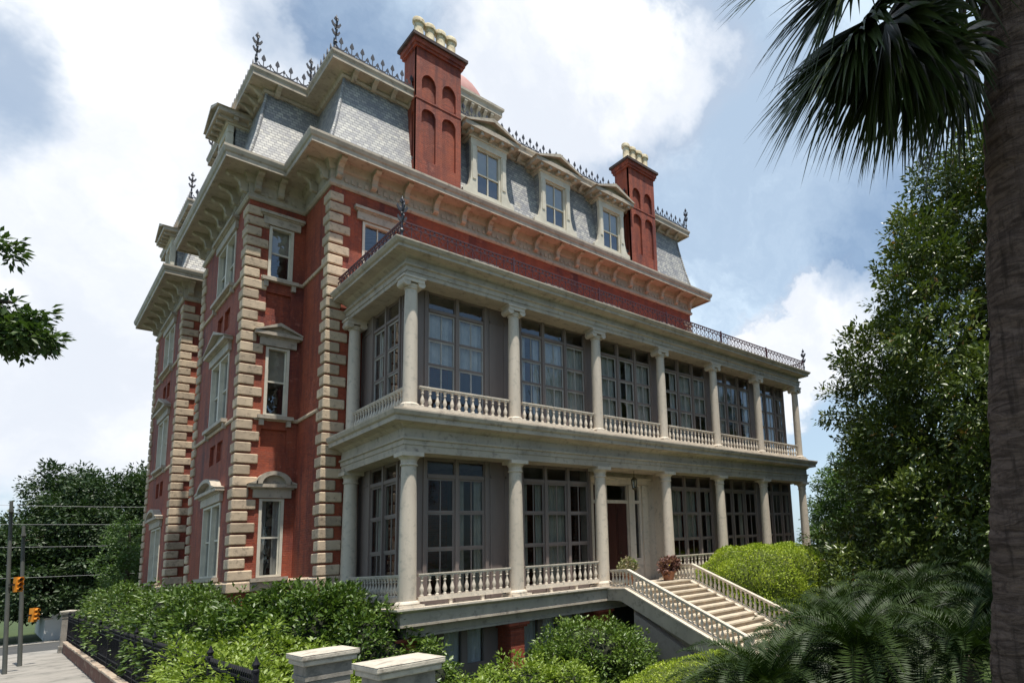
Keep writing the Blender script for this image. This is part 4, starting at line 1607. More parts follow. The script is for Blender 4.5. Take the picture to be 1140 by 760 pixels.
# ---- entrance stair
YS, YE = -1.2, -6.9
NST = 14
stp = MB()
tr = MB()
RUN = (YS - YE) / NST
RISE = (0.03 - (G + .0)) / (NST + 1)
for k in range(NST):
    y0 = YS - k * RUN
    zt = .03 - (k + 1) * RISE
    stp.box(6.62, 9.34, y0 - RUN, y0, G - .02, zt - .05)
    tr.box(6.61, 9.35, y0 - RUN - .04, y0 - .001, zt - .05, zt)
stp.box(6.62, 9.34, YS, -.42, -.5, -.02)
stair = stp.build('entrance_stair', M['shadedriser'], mansion)
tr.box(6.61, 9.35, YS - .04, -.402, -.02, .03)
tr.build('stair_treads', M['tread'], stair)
SL = .396
for xa, xb in ((6.28, 6.6), (9.36, 9.66)):
    sg = MB(Frame((0, 0), (0, 1), (1, 0)))   # u = y, n = x
    ztop = lambda y: -.06 - SL * (YS - y)
    sg.prism([(-.3, -.06), (YS, -.06), (-6.2, ztop(-6.2)), (-6.9, G), (-5.6, G), (-.95, -.42), (-.3, -.42)], xa, xb)
    sg.build('stair_stringer', M['trim'], stair)
    tm = MB(Frame((0, 0), (0, 1), (1, 0)))
    tm.prism([(-.3, -.06), (YS, -.06), (-6.25, ztop(-6.25)), (-6.25, ztop(-6.25) + .045), (YS, -.015), (-.3, -.015)], xa - .03, xb + .03)
    tm.build('stringer_coping', M['rail'], stair)
    xm = (xa + xb) / 2
    balustrade((xm, -.35, -.02), (xm, YS, -.02), .60, gap=0, bot=.05, top=.08, spacing=.17, name='stair_balustrade')
    balustrade((xm, YS, -.02), (xm, -6.0, ztop(-6.0) + .04), .60, gap=0, bot=.05, top=.08, spacing=.185, name='stair_balustrade')
    nw = MB()
    nw.box(xm - .1, xm + .1, -6.2, -6.0, G - .02, ztop(-6.0) + .56)
    nw.lathe([(.13, 0), (.15, .03), (.15, .07), (.12, .1)], (xm, -6.1, ztop(-6.0) + .56), 16)
    nw.build('stair_newel', M['rail'], stair)
sw = MB(Frame((0, 0), (0, 1), (1, 0)))
sw.prism([(-1.45, -.8), (-4.7, G - .03), (-1.45, G - .03)], 6.4, 6.61)
sw.build('stair_side_wall', M['stairwall'], stair)
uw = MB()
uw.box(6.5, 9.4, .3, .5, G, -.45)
uw.build('opening_shade_panel', M['dark'], mansion)  # near-black panel standing in for the shade under the landing

# ================================================================== GATE PIERS, FENCES, STREET
def gate_pier(x, y, ztop, s, label, group='stone gate piers'):
    t = thing('gate_pier', (x, y, G), label, 'gate pier', group)
    mb = MB()
    h = s / 2
    mb.box(x - h * .8, x + h * .8, y - h * .8, y + h * .8, G - .02, ztop - .36)
    mb.box(x - h * .92, x + h * .92, y - h * .92, y + h * .92, G - .02, G + .35)
    o = mb.build('shaft', M['pier'], t)
    bv = o.modifiers.new('bevel', 'BEVEL')
    bv.width = .015
    bv.segments = 2
    c = MB()
    c.box(x - h * .86, x + h * .86, y - h * .86, y + h * .86, ztop - .36, ztop - .30)
    c.box(x - h * .82, x + h * .82, y - h * .82, y + h * .82, ztop - .30, ztop - .14)
    c.build('neck', M['pier'], t)
    c = MB()
    c.box(x - h * .98, x + h * .98, y - h * .98, y + h * .98, ztop - .14, ztop - .06)
    c.box(x - h * 1.06, x + h * 1.06, y - h * 1.06, y + h * 1.06, ztop - .06, ztop + .02)
    c.add([(x - h * 1.06, y - h * 1.06, ztop + .02), (x + h * 1.06, y - h * 1.06, ztop + .02), (x + h * 1.06, y + h * 1.06, ztop + .02), (x - h * 1.06, y + h * 1.06, ztop + .02),
           (x, y, ztop + .07)], [(0, 1, 4), (1, 2, 4), (2, 3, 4), (3, 0, 4)])
    o = c.build('cap', M['piercap'], t)
    bv = o.modifiers.new('bevel', 'BEVEL')
    bv.width = .02
    bv.segments = 2
    return t


gate_pier(-3.52, -5.55, -.14, .74, "weathered stone gate pier with flat cap beside the bright green bush")
gate_pier(-3.38, -8.0, -.14, .80, "nearest stone gate pier with wide pale flat cap in the foreground")
gate_pier(-4.2, 33.2, -.12, .7, "far stone fence pier at the end of the iron fence by the sidewalk")

# low brick wall with a stone coping and the iron fence on it
wl = thing('fence_wall', (-4.22, 13.5, G), "low weathered brick wall with worn coping edging the sidewalk", 'low wall')
mb = MB()
mb.box(-4.36, -4.08, -4.9, 32.8, G - .02, -1.80)
mb.build('brickwork', M['lowwall'], wl)
mb = MB()
y = -4.9
while y < 32.6:
    L = random.uniform(.75, 1.2)
    dz = random.uniform(-.012, .012)
    mb.box(-4.41 + random.uniform(-.01, .01), -4.03, y + .012, min(y + L, 32.8) - .012, -1.80, -1.70 + dz)
    y += L
o = mb.build('coping', M['coping'], wl)
bv = o.modifiers.new('bevel', 'BEVEL')
bv.width = .025
bv.segments = 2


def iron_fence(name, a, b, zb, zt, label, gap=.13):
    t = thing(name, ((a[0] + b[0]) / 2, (a[1] + b[1]) / 2, zb), label, 'iron fence')
    A, B = Vector(a), Vector(b)
    L = (B - A).length
    u = (B - A) / L
    F = Frame((A.x, A.y), (u.x, u.y), (-u.y, u.x))
    r = MB(F)
    for z in (zb + .14, zb + .30, zt - .28, zt - .14):
        r.box(0, L, -.02, .02, z, z + .035)
    r.build('rails', M['iron'], t)
    p = MB(F)
    k = int(L / gap)
    for i in range(k):
        c = (i + .5) * L / k
        p.box(c - .011, c + .011, -.011, .011, zb, zt - .07)
        p.prism([(c, zt + .04), (c - .035, zt - .03), (c, zt - .10), (c + .035, zt - .03)], -.012, .012)
    p.build('pickets', M['iron'], t)['kind'] = 'stuff'
    n = max(2, int(L / 3))
    for i in range(n + 1):
        q = MB(F)
        c = i * L / n
        q.box(c - .035, c + .035, -.035, .035, zb, zt + .02)
        q.lathe([(.05, 0), (.05, .03), (.03, .05), (.055, .11), (.03, .16), (.004, .24)], (c, 0, zt + .02), 8)
        q.build('fence_post', M['iron'], t)
    return t


iron_fence('iron_fence', (-4.22, -4.9), (-4.22, 32.8), -1.70, -.38, "black iron picket fence on the low brick wall along the sidewalk")

# white garden wall across the side street
ww = thing('garden_wall', (-4.2, 47.5, G), "white stucco garden wall beyond the side street", 'garden wall')
mb = MB()
mb.box(-4.6, -4.3, 47, 62, G - .02, -.9)
mb.box(-4.3, 12, 47, 47.3, G - .02, -.55)
mb.build('stucco', M['whitewall'], ww)
mb = MB()
mb.box(-4.66, -4.24, 46.94, 62, -.9, -.8)
mb.box(-4.24, 12, 46.94, 47.36, -.55, -.45)
mb.build('coping', M['piercap'], ww)


def pole(x, y, zt, r, label, sign=False):
    t = thing('utility_pole', (x, y, G), label, 'utility pole', 'poles at the street corner')
    mb = MB()
    lx, ly = x - .645 * .5, y + .761 * .5      # the old pole leans a little
    mb.tube([(x, y, G - .1), (lx, ly, zt)], [r, r * .72], 10)
    mb.build('shaft', M['pole'], t, smooth=True)
    mb = MB()
    mb.box(lx - .05, lx + .1, ly - .5, ly + .5, zt - .5, zt - .38)
    mb.build('cross_arm', M['pole'], t)
    return t


pole(-6.42, 24.0, 5.05, .08, "dark taller pole at the far left edge beyond the sidewalk")
pole(-5.95, 27.3, 4.2, .085, "grey pole standing on the sidewalk beside the yellow signal")


def traffic_signal(x, y, z, rz, label, horizontal=False):
    t = thing('traffic_signal', (x, y, z), label, 'traffic light', 'yellow traffic signals')
    c, s_ = math.cos(rz), math.sin(rz)
    F = Frame((x, y), (c, s_), (s_, -c))
    mb = MB(F)
    if horizontal:
        mb.box(-.36, .36, -.11, .11, z - .15, z + .15)
    else:
        mb.box(-.12, .12, -.09, .09, z - .32, z + .32)
    mb.build('housing', M['signal'], t)
    for k in (-1, 0, 1):
        v = MB(F)
        cu, cz = (k * .24, z) if horizontal else (0, z + k * .205)
        n = 10
        vs, fs = [], []
        for i in range(n + 1):
            a = PI * (-.15 + 1.3 * i / n)
            vs += [(cu + .085 * math.cos(a), .09, cz + .085 * math.sin(a)), (cu + .085 * math.cos(a), .2, cz + .085 * math.sin(a) + .01)]
        for i in range(n):
            fs.append((2 * i, 2 * i + 2, 2 * i + 3, 2 * i + 1))
        v.add(vs, fs)
        v.build('visor', M['signal'], t, fix=False)
        v = MB(F)
        pts = [(cu + .07 * math.cos(2 * PI * i / 12), cz + .07 * math.sin(2 * PI * i / 12)) for i in range(12)]
        v.prism(pts, .091, .105)
        v.build('lens', M['blackp'], t)
    br = MB(F)
    br.box(-.62 if horizontal else -.3, -.36 if horizontal else -.12, -.03, .03, z - .04, z + .04)
    br.build('mounting_bracket', M['blackp'], t)
    return t


traffic_signal(-6.3, 24.2, 1.42, .5, "upper yellow traffic signal on the dark pole at left edge")
traffic_signal(-5.68, 27.45, -.02, .9, "lower yellow traffic signal beside the grey sidewalk pole", False)

for z, lab in ((5.9, 'topmost of four pale utility wires crossing the dark tree'), (4.9, 'second highest pale utility wire crossing the dark tree'),
               (3.7, 'third highest pale utility wire crossing the dark tree'), (2.1, 'lowest pale utility wire crossing the dark tree')):
    mb = MB()
    pts = [(-14 + 28 * i / 24, 33.5 - 3 * i / 24, z - .35 * math.sin(PI * i / 24)) for i in range(25)]
    mb.tube(pts, .010, 6)
    tag(mb.build('overhead_wire', M['wire'], None, pts[0]), lab, 'wire', 'wires over the street')

# ================================================================== LANTERN AND POT PLANTS
t = thing('hanging_lantern', (8.1, .2, 4.1), "small dark hanging lantern above the porch entrance", 'lantern')
mb = MB()
mb.tube([(8.1, .2, 4.11), (8.1, .2, 3.86)], .012, 6)
mb.lathe([(.02, .0), (.09, -.06), (.13, -.1), (.12, -.12)], (8.1, .2, 3.88), 8)
for k in range(6):
    a = 2 * PI * k / 6
    mb.tube([(8.1 + .11 * math.cos(a), .2 + .11 * math.sin(a), 3.77), (8.1 + .08 * math.cos(a), .2 + .08 * math.sin(a), 3.46)], .012, 5)
mb.lathe([(.09, 0), (.09, -.03), (.03, -.08), (.01, -.12)], (8.1, .2, 3.47), 8)
mb.build('frame', M['brass'], t)
mb = MB()
mb.lathe([(.07, .0), (.095, .3)], (8.1, .2, 3.46), 8)
mb.build('lantern_glass', M['pglass'], t)


def potted(x, y, z, hp, rp, mat, lobes, n, leaf, label):
    t = thing('potted_plant', (x, y, z), label, 'potted plant')
    mb = MB()
    mb.lathe([(rp * .6, 0), (rp * .68, .03), (rp * .95, hp * .85), (rp * 1.08, hp * .87), (rp * 1.08, hp), (rp * .9, hp), (rp * .85, hp * .8)], (x, y, z), 16)
    mb.build('pot', M['terracotta'], t, smooth=True)
    foliage('leaves', mat, t, lobes, n, 12, leaf, .12, inner=.2, droop=.1, aspect=.7)
    return t


potted(8.84, -.62, .03, .34, .26, M['redleaf'], [((8.84, -.62, .54), (.36, .36, .30)), ((9.0, -.6, .62), (.24, .24, .22))], 100, .12,
       "potted plant with reddish brown leaves at the top of the stairs")
potted(7.0, -.55, .03, .42, .22, M['flower'], [((7.0, -.55, .66), (.30, .26, .24))], 70, .09,
       "small potted plant with pale pink flowers beside the left stair railing")

# ================================================================== SHRUBS AND HEDGES
def shrub(name, label, cat, lobes, mat, n, per, leaf, crad, group=None, core=.68, inner=.72, aspect=.5, stems=True):
    c0 = lobes[0][0]
    t = thing(name, (c0[0], c0[1], G), label, cat, group)
    foliage('leaves', mat, t, lobes, n, per, leaf, crad, inner=inner, droop=-.05, zmin=G, aspect=aspect)
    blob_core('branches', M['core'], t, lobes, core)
    if stems:
        s_ = MB()
        for c, r in lobes:
            s_.tube([(c[0], c[1], G - .1), (c[0] + .05, c[1], c[2])], [.06, .03], 6)
        s_.build('stem', M['bark'], t, smooth=True)
    return t


# big leafy mass in front of the set-back corner
shrub('bush', "large dark green bush growing against the red brick corner and porch", 'bush',
      [((-1.55, 1.7, -.9), (1.75, 1.6, 1.72)), ((-2.7, 2.4, -.9), (1.2, 1.3, 1.5)), ((-.75, .4, -1.15), (1.15, 1.1, 1.3)), ((-1.2, 1.4, -.2), (.8, .8, .95)), ((-2.2, 2.1, .0), (.7, .7, .82))],
      M['shrubdark'], 1500, 26, .13, .26)
shrub('bush', "tall spreading dark bush behind the iron fence by the left facade", 'bush',
      [((-3.3, 9.5, -.7), (.95, 2.2, 1.65)), ((-3.2, 6.2, -.8), (1.0, 1.6, 1.6)), ((-3.2, 13.0, -.6), (.9, 2.2, 1.5)), ((-2.95, 7.9, .1), (.7, 1.0, .9)), ((-3.3, 4.4, -.9), (.9, 1.1, 1.35))],
      M['shrubdark'], 1500, 24, .13, .26)
shrub('bush', "dark overhanging bush farther along the fence near the far pier", 'bush',
      [((-3.4, 18.0, -.6), (.9, 2.6, 1.7)), ((-3.3, 22.5, -.6), (.9, 2.4, 1.8)), ((-3.2, 27.5, -.7), (.9, 2.6, 1.6))],
      M['shrubdark'], 900, 20, .15, .28)
shrub('bush', "bright yellow green bush behind the gate pier, lowest on the left", 'bush',
      [((-3.1, .2, -1.35), (1.15, 1.5, 1.22)), ((-4.0, -.6, -1.35), (.75, 1.7, 1.12)), ((-4.05, -3.3, -1.4), (.55, 1.3, 1.05)), ((-4.05, 1.6, -1.3), (.6, 1.2, 1.05)), ((-3.55, -1.7, -1.5), (1.0, 1.2, 1.15)), ((-2.5, -1.4, -1.5), (.95, 1.0, 1.05)), ((-3.3, 1.6, -1.3), (.85, 1.0, 1.05)), ((-2.6, -2.9, -1.75), (.8, .9, .9))],
      M['bright'], 1700, 26, .105, .2)
shrub('bush', "round glossy green bush in front of the basement wall", 'bush',
      [((3.85, -2.4, -1.75), (1.65, 1.5, 1.12)), ((4.6, -2.7, -2.0), (1.1, 1.0, .9)), ((3.0, -2.6, -2.0), (1.0, 1.0, .95))],
      M['shrub'], 1100, 24, .10, .18)
shrub('bush', "low yellowish green bush right of the nearest gate pier", 'bush',
      [((.9, -3.6, -1.95), (1.15, .9, .82)), ((-.3, -4.0, -2.0), (.9, .8, .72)), ((1.9, -4.0, -2.1), (.9, .8, .7))],
      M['bright'], 700, 22, .095, .17)
shrub('bush', "small leafy sapling between the big bush and the basement windows", 'bush',
      [((.2, -1.0, -1.5), (.55, .5, .8)), ((.0, -1.6, -1.6), (.45, .45, .55))], M['shrub'], 160, 18, .11, .2, core=.5, inner=.4)


def clipped(name, label, c, r, n, leaf, mat, power=3.0):
    t = thing(name, (c[0], c[1], G), label, 'hedge')
    shell_foliage('leaves', mat, t, c, r, n, leaf, power, G, .045, .5, .08)
    mb = MB()
    k, m = 20, 12
    vs, fs = [], []
    for i in range(m + 1):
        th = PI * i / m
        for j in range(k):
            ph = 2 * PI * j / k
            d = np.array([math.sin(th) * math.cos(ph), math.sin(th) * math.sin(ph), math.cos(th)])
            rr = (np.abs(d) ** power).sum() ** (-1 / power) * .93
            vs.append(tuple(np.array(c) + d * rr * np.array(r)))
    for i in range(m):
        for j in range(k):
            fs.append((i * k + j, i * k + (j + 1) % k, (i + 1) * k + (j + 1) % k, (i + 1) * k + j))
    mb.add(vs, fs)
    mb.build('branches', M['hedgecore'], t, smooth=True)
    return t


clipped('clipped_hedge', "large clipped yellow green hedge mound behind the right stair railing", (12.5, -2.2, -.9), (2.7, 1.95, 1.98), 46000, .085, M['hedge'], 3.4)
clipped('clipped_hedge', "low clipped bright green hedge at the foot of the stair wall", (5.2, -5.3, -2.25), (2.4, .7, .55), 14000, .06, M['hedge'], 3.0)

# ================================================================== TREES
def tree(name, label, base, top, r0, lobes, leaf_mat, n, per, leaf, crad, cat='tree', group=None, inner=.45, gap=0.0, droop=-.15, aspect=.5, nlimb=10, bark=None):
    t = thing(name, base, label, cat, group)
    tg = [Vector(l[0]) for l in lobes][:nlimb]
    trunk_and_limbs(t, (base[0], base[1], base[2] - .2), top, r0, tg, bark or M['bark'])
    foliage('crown', leaf_mat, t, lobes, n, per, leaf, crad, inner, droop, G + .3, aspect, gap)
    return t


def cone_lobes(cx, cy, z0, z1, r0, r1, k, rl, seed, skew=1.0, bulge=.0):
    rr = random.Random(seed)
    out = []
    for i in range(k):
        f = (i + .5) / k
        z = z0 + (z1 - z0) * f
        R = r0 + (r1 - r0) * f ** skew + bulge * math.sin(PI * f)
        a = i * 2.399 + rr.uniform(-.3, .3)
        q = R * rr.uniform(.62, .95)
        s = rl * rr.uniform(.75, 1.3) * (1.15 - .45 * f)
        out.append(((cx + q * math.cos(a), cy + q * math.sin(a), z), (s, s, s * .78)))
    return out


# big magnolia on the right
mx, my = 18.7, -10.8
ml = cone_lobes(mx, my, -.9, 15.8, 8.2, 2.8, 105, 1.8, 5, 1.0, 1.1)
ml += [((mx, my, z), (2.4, 2.4, 2.2)) for z in (3, 6, 9, 12, 15)]
tree('magnolia_tree', "tall glossy dark magnolia tree rising behind the palm trunk on the right", (mx, my, G), (mx + .3, my, 14), .42, ml,
     M['magnolia'], 7000, 36, .215, .48, inner=.5, droop=-.05, aspect=.46, nlimb=40)

# lighter trees past the right end of the porch
for q, lab, mat, s in (((25.9, 1.2), "light green young tree just past the right end of the porch", M['lighttree'], .95),
                       ((33.0, 4.4), "mid green tree farthest back past the right end of the porch", M['oakleaf'], 1.35)):
    lb = cone_lobes(q[0], q[1], -.5, 5.6 * s, 2.6 * s, 1.0, 16, 1.3 * s, int(q[0]), 1.0, .5)
    tree('garden_tree', lab, (q[0], q[1], G), (q[0], q[1], 4 * s), .16, lb, mat, 900, 24, .2, .4, group='trees past the porch')
lb = cone_lobes(27, -7.5, -1.2, 1.9, 3.4, 1.6, 14, 1.3, 9)
tree('understory_shrub', "dark leafy understory shrub below the magnolia tree", (27, -7.5, G), (27, -7.5, 1), .12, lb, M['oakleaf'], 700, 22, .18, .35, cat='shrub')
lb = cone_lobes(19.5, -6.0, -1.6, .35, 2.2, 1.2, 10, 1.0, 10)
tree('understory_shrub', "loose grey green shrub between the hedge mound and the magnolia", (19.5, -6, G), (19.5, -6, 0), .1, lb, M['oakleaf'], 420, 20, .15, .3, cat='shrub')
for k, (q, s) in enumerate((((46, -22), 1.0), ((52, -8), 1.2), ((40, -32), 1.1), ((60, 8), 1.3))):
    lb = cone_lobes(q[0], q[1], 0, 9.5 * s, 5.5, 2.0, 22, 2.4, 20 + k, 1.2, .6)
    tree('background_tree', ("background tree far right behind the magnolia", "background tree in the middle behind the magnolia", "background tree nearest the palm trunk, mostly hidden",
                             "most distant background tree past the porch end")[k], (q[0], q[1], G), (q[0], q[1], 7 * s), .3, lb, M['darktree'], 500, 20, .5, .9, group='background trees on the right')

# big dark tree at the end of the street
tx, ty = -2.2, 51.0
lb = cone_lobes(tx, ty, -.2, 9.6, 6.0, 2.4, 44, 1.9, 31, 1.6, .8)
lb += [((tx, ty, z), (3.4, 3.4, 2.4)) for z in (1.5, 4.5, 7.5)]
tree('street_tree', "large dark spreading tree beyond the street corner at left", (tx, ty, G), (tx, ty, 7), .5, lb, M['darktree'], 4600, 26, .27, .6, inner=.5, nlimb=30)
lb = cone_lobes(8, 56, 0, 9.0, 5.0, 2.0, 24, 2.0, 33, 1.4, .6)
tree('street_tree', "darker second tree behind the left facade corner", (8, 56, G), (8, 56, 7), .4, lb, M['darktree'], 1200, 22, .4, .6, inner=.5)
lb = cone_lobes(-13, 66, 0, 7.0, 4.2, 2.0, 20, 1.9, 35, 1.4, .6)
tree('street_tree', "distant hazy tree down the street behind the poles", (-13, 66, G), (-13, 66, 6), .4, lb, M['darktree'], 900, 20, .42, .6)
lb = cone_lobes(-2.4, 30.0, -1.0, 4.6, 1.25, .6, 16, .75, 41, 1.0, .15)
tree('garden_tree', "slender light green tree against the far end of the left facade", (-2.4, 30.0, G), (-2.4, 30, 4), .1, lb, M['lighttree'], 520, 22, .15, .28)

# oak at the upper left: its trunk stands outside the frame
ox, oy = -10.6, -2.2
t = thing('oak_tree', (ox, oy, G), "leafy oak branch hanging into view at the upper left edge", 'tree')
mb = MB()
mb.tube([(ox, oy, G - .1), (ox, oy, 0), (ox + .2, oy - .3, 3.5), (ox + .1, oy, 6.5)], [.42, .32, .26, .14], 12)
mb.build('trunk', M['bark'], t, smooth=True)
mb = MB()
mb.tube([(ox + .2, oy - .3, 3.6), (-9.4, -3.8, 4.4), (-8.2, -5.2, 4.5), (-7.0, -6.35, 4.35)], [.16, .10, .06, .02], 8)
mb.tube([(-8.2, -5.2, 4.5), (-7.4, -6.0, 4.95), (-7.0, -6.4, 5.05)], [.05, .03, .012], 6)
mb.tube([(-7.6, -5.8, 4.42), (-7.0, -6.3, 4.05), (-6.72, -6.5, 3.92)], [.04, .025, .01], 6)
mb.build('limbs', M['bark'], t, smooth=True)
foliage('leaves', M['oakleaf'], t, [((-7.02, -6.22, 4.25), (.32, .32, .24)), ((-7.02, -6.18, 3.98), (.34, .34, .16)), ((-6.78, -6.42, 3.95), (.2, .2, .12)), ((-6.98, -6.27, 3.98), (.34, .34, .2)), ((-7.14, -6.25, 5.02), (.20, .20, .13)), ((-7.1, -6.2, 4.15), (.3, .3, .3)),
                                     ((-8.0, -5.4, 4.6), (.7, .7, .5)), ((-9.2, -4.2, 5.0), (1.0, 1.0, .8)), ((ox, oy, 7), (1.8, 1.8, 1.4))], 1900, 20, .095, .11, inner=.1, droop=-.1, aspect=.45)

# ================================================================== PALMETTO
pt = thing('palmetto_tree', (-1.16, -14.9, G), "tall palmetto palm with rough brown trunk and drooping fan leaves at right", 'palm tree')
P0, P1 = Vector((-1.05, -14.85, G - .1)), Vector((-1.86, -16.03, 6.9))
mb = MB()
pts, rad = [], []
NR = 260
for i in range(NR + 1):
    f = i / NR
    pts.append(P0.lerp(P1, f) + Vector((.03 * math.sin(5 * f), .03 * math.cos(4 * f), 0)))
    ring = abs(math.sin(i * .55 + .6 * math.sin(i * .13)))
    rad.append((.230 + .013 * ring + .01 * math.sin(i * .21) + random.uniform(-.006, .006)) * (1.12 if f < .04 else 1))
mb.tube(pts, rad, 24)
mb.build('trunk', M['palmbark'], pt, smooth=True)


def fan_frond(hub, axis, nrm, size, spread=115, n=44, droop=.35, root=None):
    """costapalmate leaf: narrow segments fanning from the hub about axis, tips bending down"""
    hub = Vector(hub)
    ax = Vector(axis).normalized()
    nr = Vector(nrm).normalized()
    sd = ax.cross(nr).normalized()
    nr = sd.cross(ax)
    vs, fs, tint = [], [], []
    ct = random.uniform(0, .5)
    for i in range(n):
        a = math.radians(spread) * (2 * (i + .5) / n - 1)
        d = (ax * math.cos(a) + sd * math.sin(a) + nr * (.18 * abs(math.sin(a)) + random.uniform(-.10, .10))).normalized()
        L = size * (1 - .28 * (abs(a) / math.radians(spread)) ** 2) * random.uniform(.88, 1.08)
        wv_ = d.cross(nr).normalized()
        seg = 6
        dr = droop * random.uniform(.5, 1.6)
        w0 = size * .034 * random.uniform(.8, 1.15)
        prev = None
        for k in range(seg + 1):
            f = k / seg
            p = hub + d * (L * f) + Vector((0, 0, -1)) * (dr * L * max(0, f - .35) ** 2)
            wd = w0 * (.35 + 1.3 * f if f < .45 else (1 - f) / .55 * .935)
            cen = p - nr * wd * .35
            idx = len(vs)
            vs += [tuple(p + wv_ * wd), tuple(cen), tuple(p - wv_ * wd)]
            if prev is not None:
                fs += [(prev, prev + 1, idx + 1, idx), (prev + 1, prev + 2, idx + 2, idx + 1)]
                tv = min(1, max(0, ct + random.uniform(0, .4)))
                tint += [tv, tv]
            prev = idx
    b = Vector(BASE[pt.name])
    V = np.array(vs) - np.array(b)
    me = mesh_np('frond', V, np.array(fs), M['palmleaf'], np.array(tint))
    o = link_mesh('frond', me, pt)
    if root is not None:
        m_ = MB()
        r_ = Vector(root)
        mid = r_.lerp(hub, .5) + Vector((0, 0, .15))
        m_.tube([r_, r_.lerp(mid, .55), mid, mid.lerp(hub, .6), hub, hub + ax * size * .25], [.03, .022, .018, .015, .013, .006], 6)
        m_.build('petiole', M['bark'], o, smooth=True)
    return o


CR = Vector((-1.84, -16.0, 6.75))
CAMP = Vector(cam.matrix_world.translation)


def hang(hub, axis, size, spread=105, n=46, droop=.3, tilt=(0, 0, 0)):
    # hanging old leaf: its face is turned outwards from the trunk
    out = (Vector(hub) - CR)
    out.z = 0
    nrm = out.normalized() + Vector((0, 0, .35)) + Vector(tilt)
    fan_frond(hub, axis, nrm, size, spread, n, droop, CR + Vector((0, 0, -.1)))


DN = Vector((0, 0, -1))
Lf = Vector((-.645, .761, .06))          # towards the left of the photograph
hang(Vector((-2.58, -14.94, 5.28)), DN * .8 + Lf * .52, 1.22, 92, 84, .45, (-.3, -.5, 0))
hang(Vector((-2.50, -15.07, 5.24)), DN * 1.0 + Lf * .30, 1.16, 88, 84, .40, (-.5, -.4, 0))
hang(Vector((-2.38, -15.20, 5.10)), DN * 1.0 + Lf * .05, 1.08, 80, 76, .36, (-.5, -.3, 0))
hang(Vector((-2.62, -14.90, 5.16)), DN * .72 + Lf * .66, 1.16, 80, 66, .42, (-.3, -.5, 0))
hang(Vector((-2.46, -15.12, 5.08)), DN * 1.0 + Lf * .2, 1.02, 80, 70, .38, (-.5, -.4, 0))
hang(Vector((-2.26, -15.30, 5.40)), DN * .95 + Lf * .1, 1.0, 90, 60, .38, (-.5, -.3, 0))
hang(Vector((-2.82, -14.78, 5.78)), DN * .30 + Lf * .9, 1.00, 80, 64, .5, (-.3, -.6, 0))
hang(Vector((-2.66, -14.95, 5.70)), DN * .75 + Lf * .6, 1.05, 85, 70, .5, (-.3, -.6, 0))
hang(Vector((-2.20, -15.34, 4.98)), DN * 1.0 - Lf * .02, .85, 85, 64, .3, (-.6, -.2, 0))
hang(Vector((-2.00, -15.48, 5.12)), DN * 1.0 + Lf * .10, 1.08, 62, 76, .25, (-.6, -.2, 0))
hang(Vector((-2.02, -15.5, 5.95)), DN * .5 - Lf * .2, .9, 85, 50, .4, (-.4, -.3, 0))
hang(Vector((-2.50, -15.1, 5.95)), DN * .7 + Lf * .5, 1.0, 95, 64, .4, (-.5, -.3, 0))
for i in range(12):
    a = 2 * PI * i / 12 + .2
    el = .1 + .75 * (i % 3) / 2
    d = Vector((math.cos(a) * math.cos(el), math.sin(a) * math.cos(el), math.sin(el)))
    hub = CR + Vector((0, 0, .3)) + d * 1.1
    fan_frond(hub, d, Vector((-d.x * d.z, -d.y * d.z, 1 - d.z * d.z)), 1.1, 110, 40, .45, CR + Vector((0, 0, .1)))


# unseen tree, added outside the right edge to shade the cycads
lb = cone_lobes(5.0, -16.6, 4.6, 8.0, 2.6, 1.2, 12, 1.1, 77, 1.0, .4)
tree('garden_tree', "unseen tree added beyond the right edge to shade the sago palms", (5.0, -16.6, G), (5.0, -16.6, 5.5), .16, lb, M['oakleaf'], 900, 22, .16, .3)

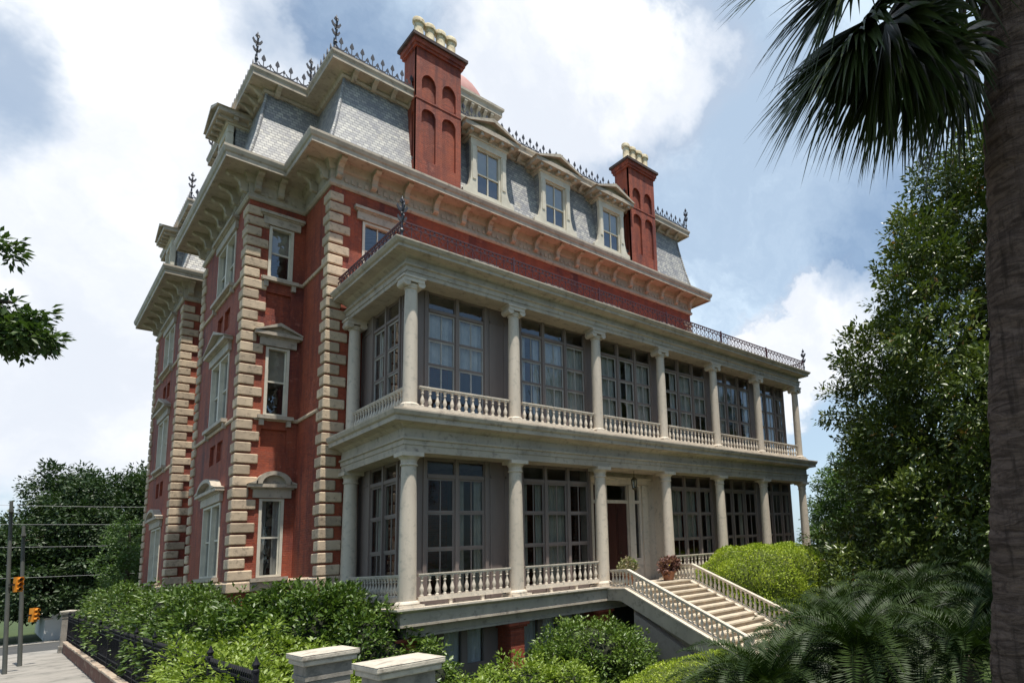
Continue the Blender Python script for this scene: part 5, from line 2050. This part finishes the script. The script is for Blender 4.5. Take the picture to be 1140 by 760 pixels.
# ================================================================== SAGO PALMS
def sago(x, y, zh, size, nf, label, seed):
    rr = random.Random(seed)
    t = thing('sago_palm', (x, y, G), label, 'sago palm', 'sago palms in the foreground')
    mb = MB()
    k = 10
    mb.tube([(x, y, G - .1)] + [(x + rr.uniform(-.01, .01), y, G + (zh - G) * (i + 1) / k) for i in range(k)], [.19 + .02 * (i % 2) for i in range(k + 1)], 12)
    mb.build('trunk', M['bark'], t, smooth=True)
    pos, ax, nr, ln, wd, tn = [], [], [], [], [], []
    st = MB()
    for i in range(nf):
        a = i * 2.399 + rr.uniform(-.2, .2)
        ring = i / nf
        el = math.radians(78 - 82 * ring + rr.uniform(-8, 8))
        L = size * rr.uniform(.8, 1.1)
        d = Vector((math.cos(a), math.sin(a), 0))
        pts = []
        n = 40
        p = Vector((x, y, zh)) + d * .08
        ang = el
        for q in range(n + 1):
            pts.append(p.copy())
            p = p + (d * math.cos(ang) + Vector((0, 0, math.sin(ang)))) * (L / n)
            ang -= (1.15 + .5 * ring) / n * (1 + .8 * q / n)
        st.tube(pts[::4], [.014 - .0014 * j for j in range(len(pts[::4]))], 4)
        fr_t = rr.uniform(0, .75)
        for q in range(4, n):
            tang = (pts[q + 1] - pts[q]).normalized()
            sd = tang.cross(Vector((0, 0, 1))).normalized()
            up = sd.cross(tang)
            f = q / n
            ll = size * .17 * (math.sin(PI * min(1, .12 + .88 * f)) ** .6) + .02
            for s in (-1, 1):
                for h in (0,):
                    pos.append(pts[q].lerp(pts[q + 1], h))
                    ax.append(sd * s * .85 + tang * (.55 + rr.uniform(-.12, .12)) + up * (.5 + rr.uniform(-.15, .15)))
                    nr.append(up - sd * s * .3)
                    ln.append(ll * rr.uniform(.9, 1.08))
                    wd.append(.017 + .004 * size)
                    tn.append(min(.92, fr_t + rr.uniform(0, .25)))
    st.build('frond_ribs', M['sago'], t)
    b = np.array(BASE[t.name])
    me = leaf_mesh('fronds', np.array([list(v) for v in pos]) - b, np.array([list(v) for v in ax]), np.array([list(v) for v in nr]), np.array(ln), np.array(wd), M['sago'], np.array(tn), .15)
    link_mesh('fronds', me, t)
    return t


for x, y, zh, sz, nf, lab in (
        (.35, -11.2, -.95, 1.30, 52, "sago palm lowest at the bottom edge, left of the others"),
        (1.55, -12.0, -.62, 1.40, 58, "sago palm in the middle of the foreground clump"),
        (2.35, -13.4, -.72, 1.35, 54, "sago palm right beside the palmetto trunk"),
        (3.6, -10.2, -.72, 1.45, 54, "sago palm nearest the foot of the stair railing"),
        (5.0, -11.3, -.35, 1.55, 56, "tallest sago palm at the back of the clump"),
        (6.6, -12.6, -.45, 1.5, 50, "sago palm farthest right at the back of the clump"),
        (3.1, -11.7, -.85, 1.5, 60, "sago palm hidden in the centre of the clump"),
        (4.2, -13.3, -.5, 1.5, 56, "sago palm behind the one beside the palmetto trunk"),
        (1.0, -10.1, -1.25, 1.2, 50, "lowest small sago palm in front of the stair wall"),
        (2.2, -10.7, -1.0, 1.3, 54, "sago palm between the stair foot and the foreground clump"),
        (5.9, -9.6, -.75, 1.45, 54, "sago palm below the hedge mound and the right railing")):
    sago(x, y, zh, sz, nf, lab, int(x * 100))
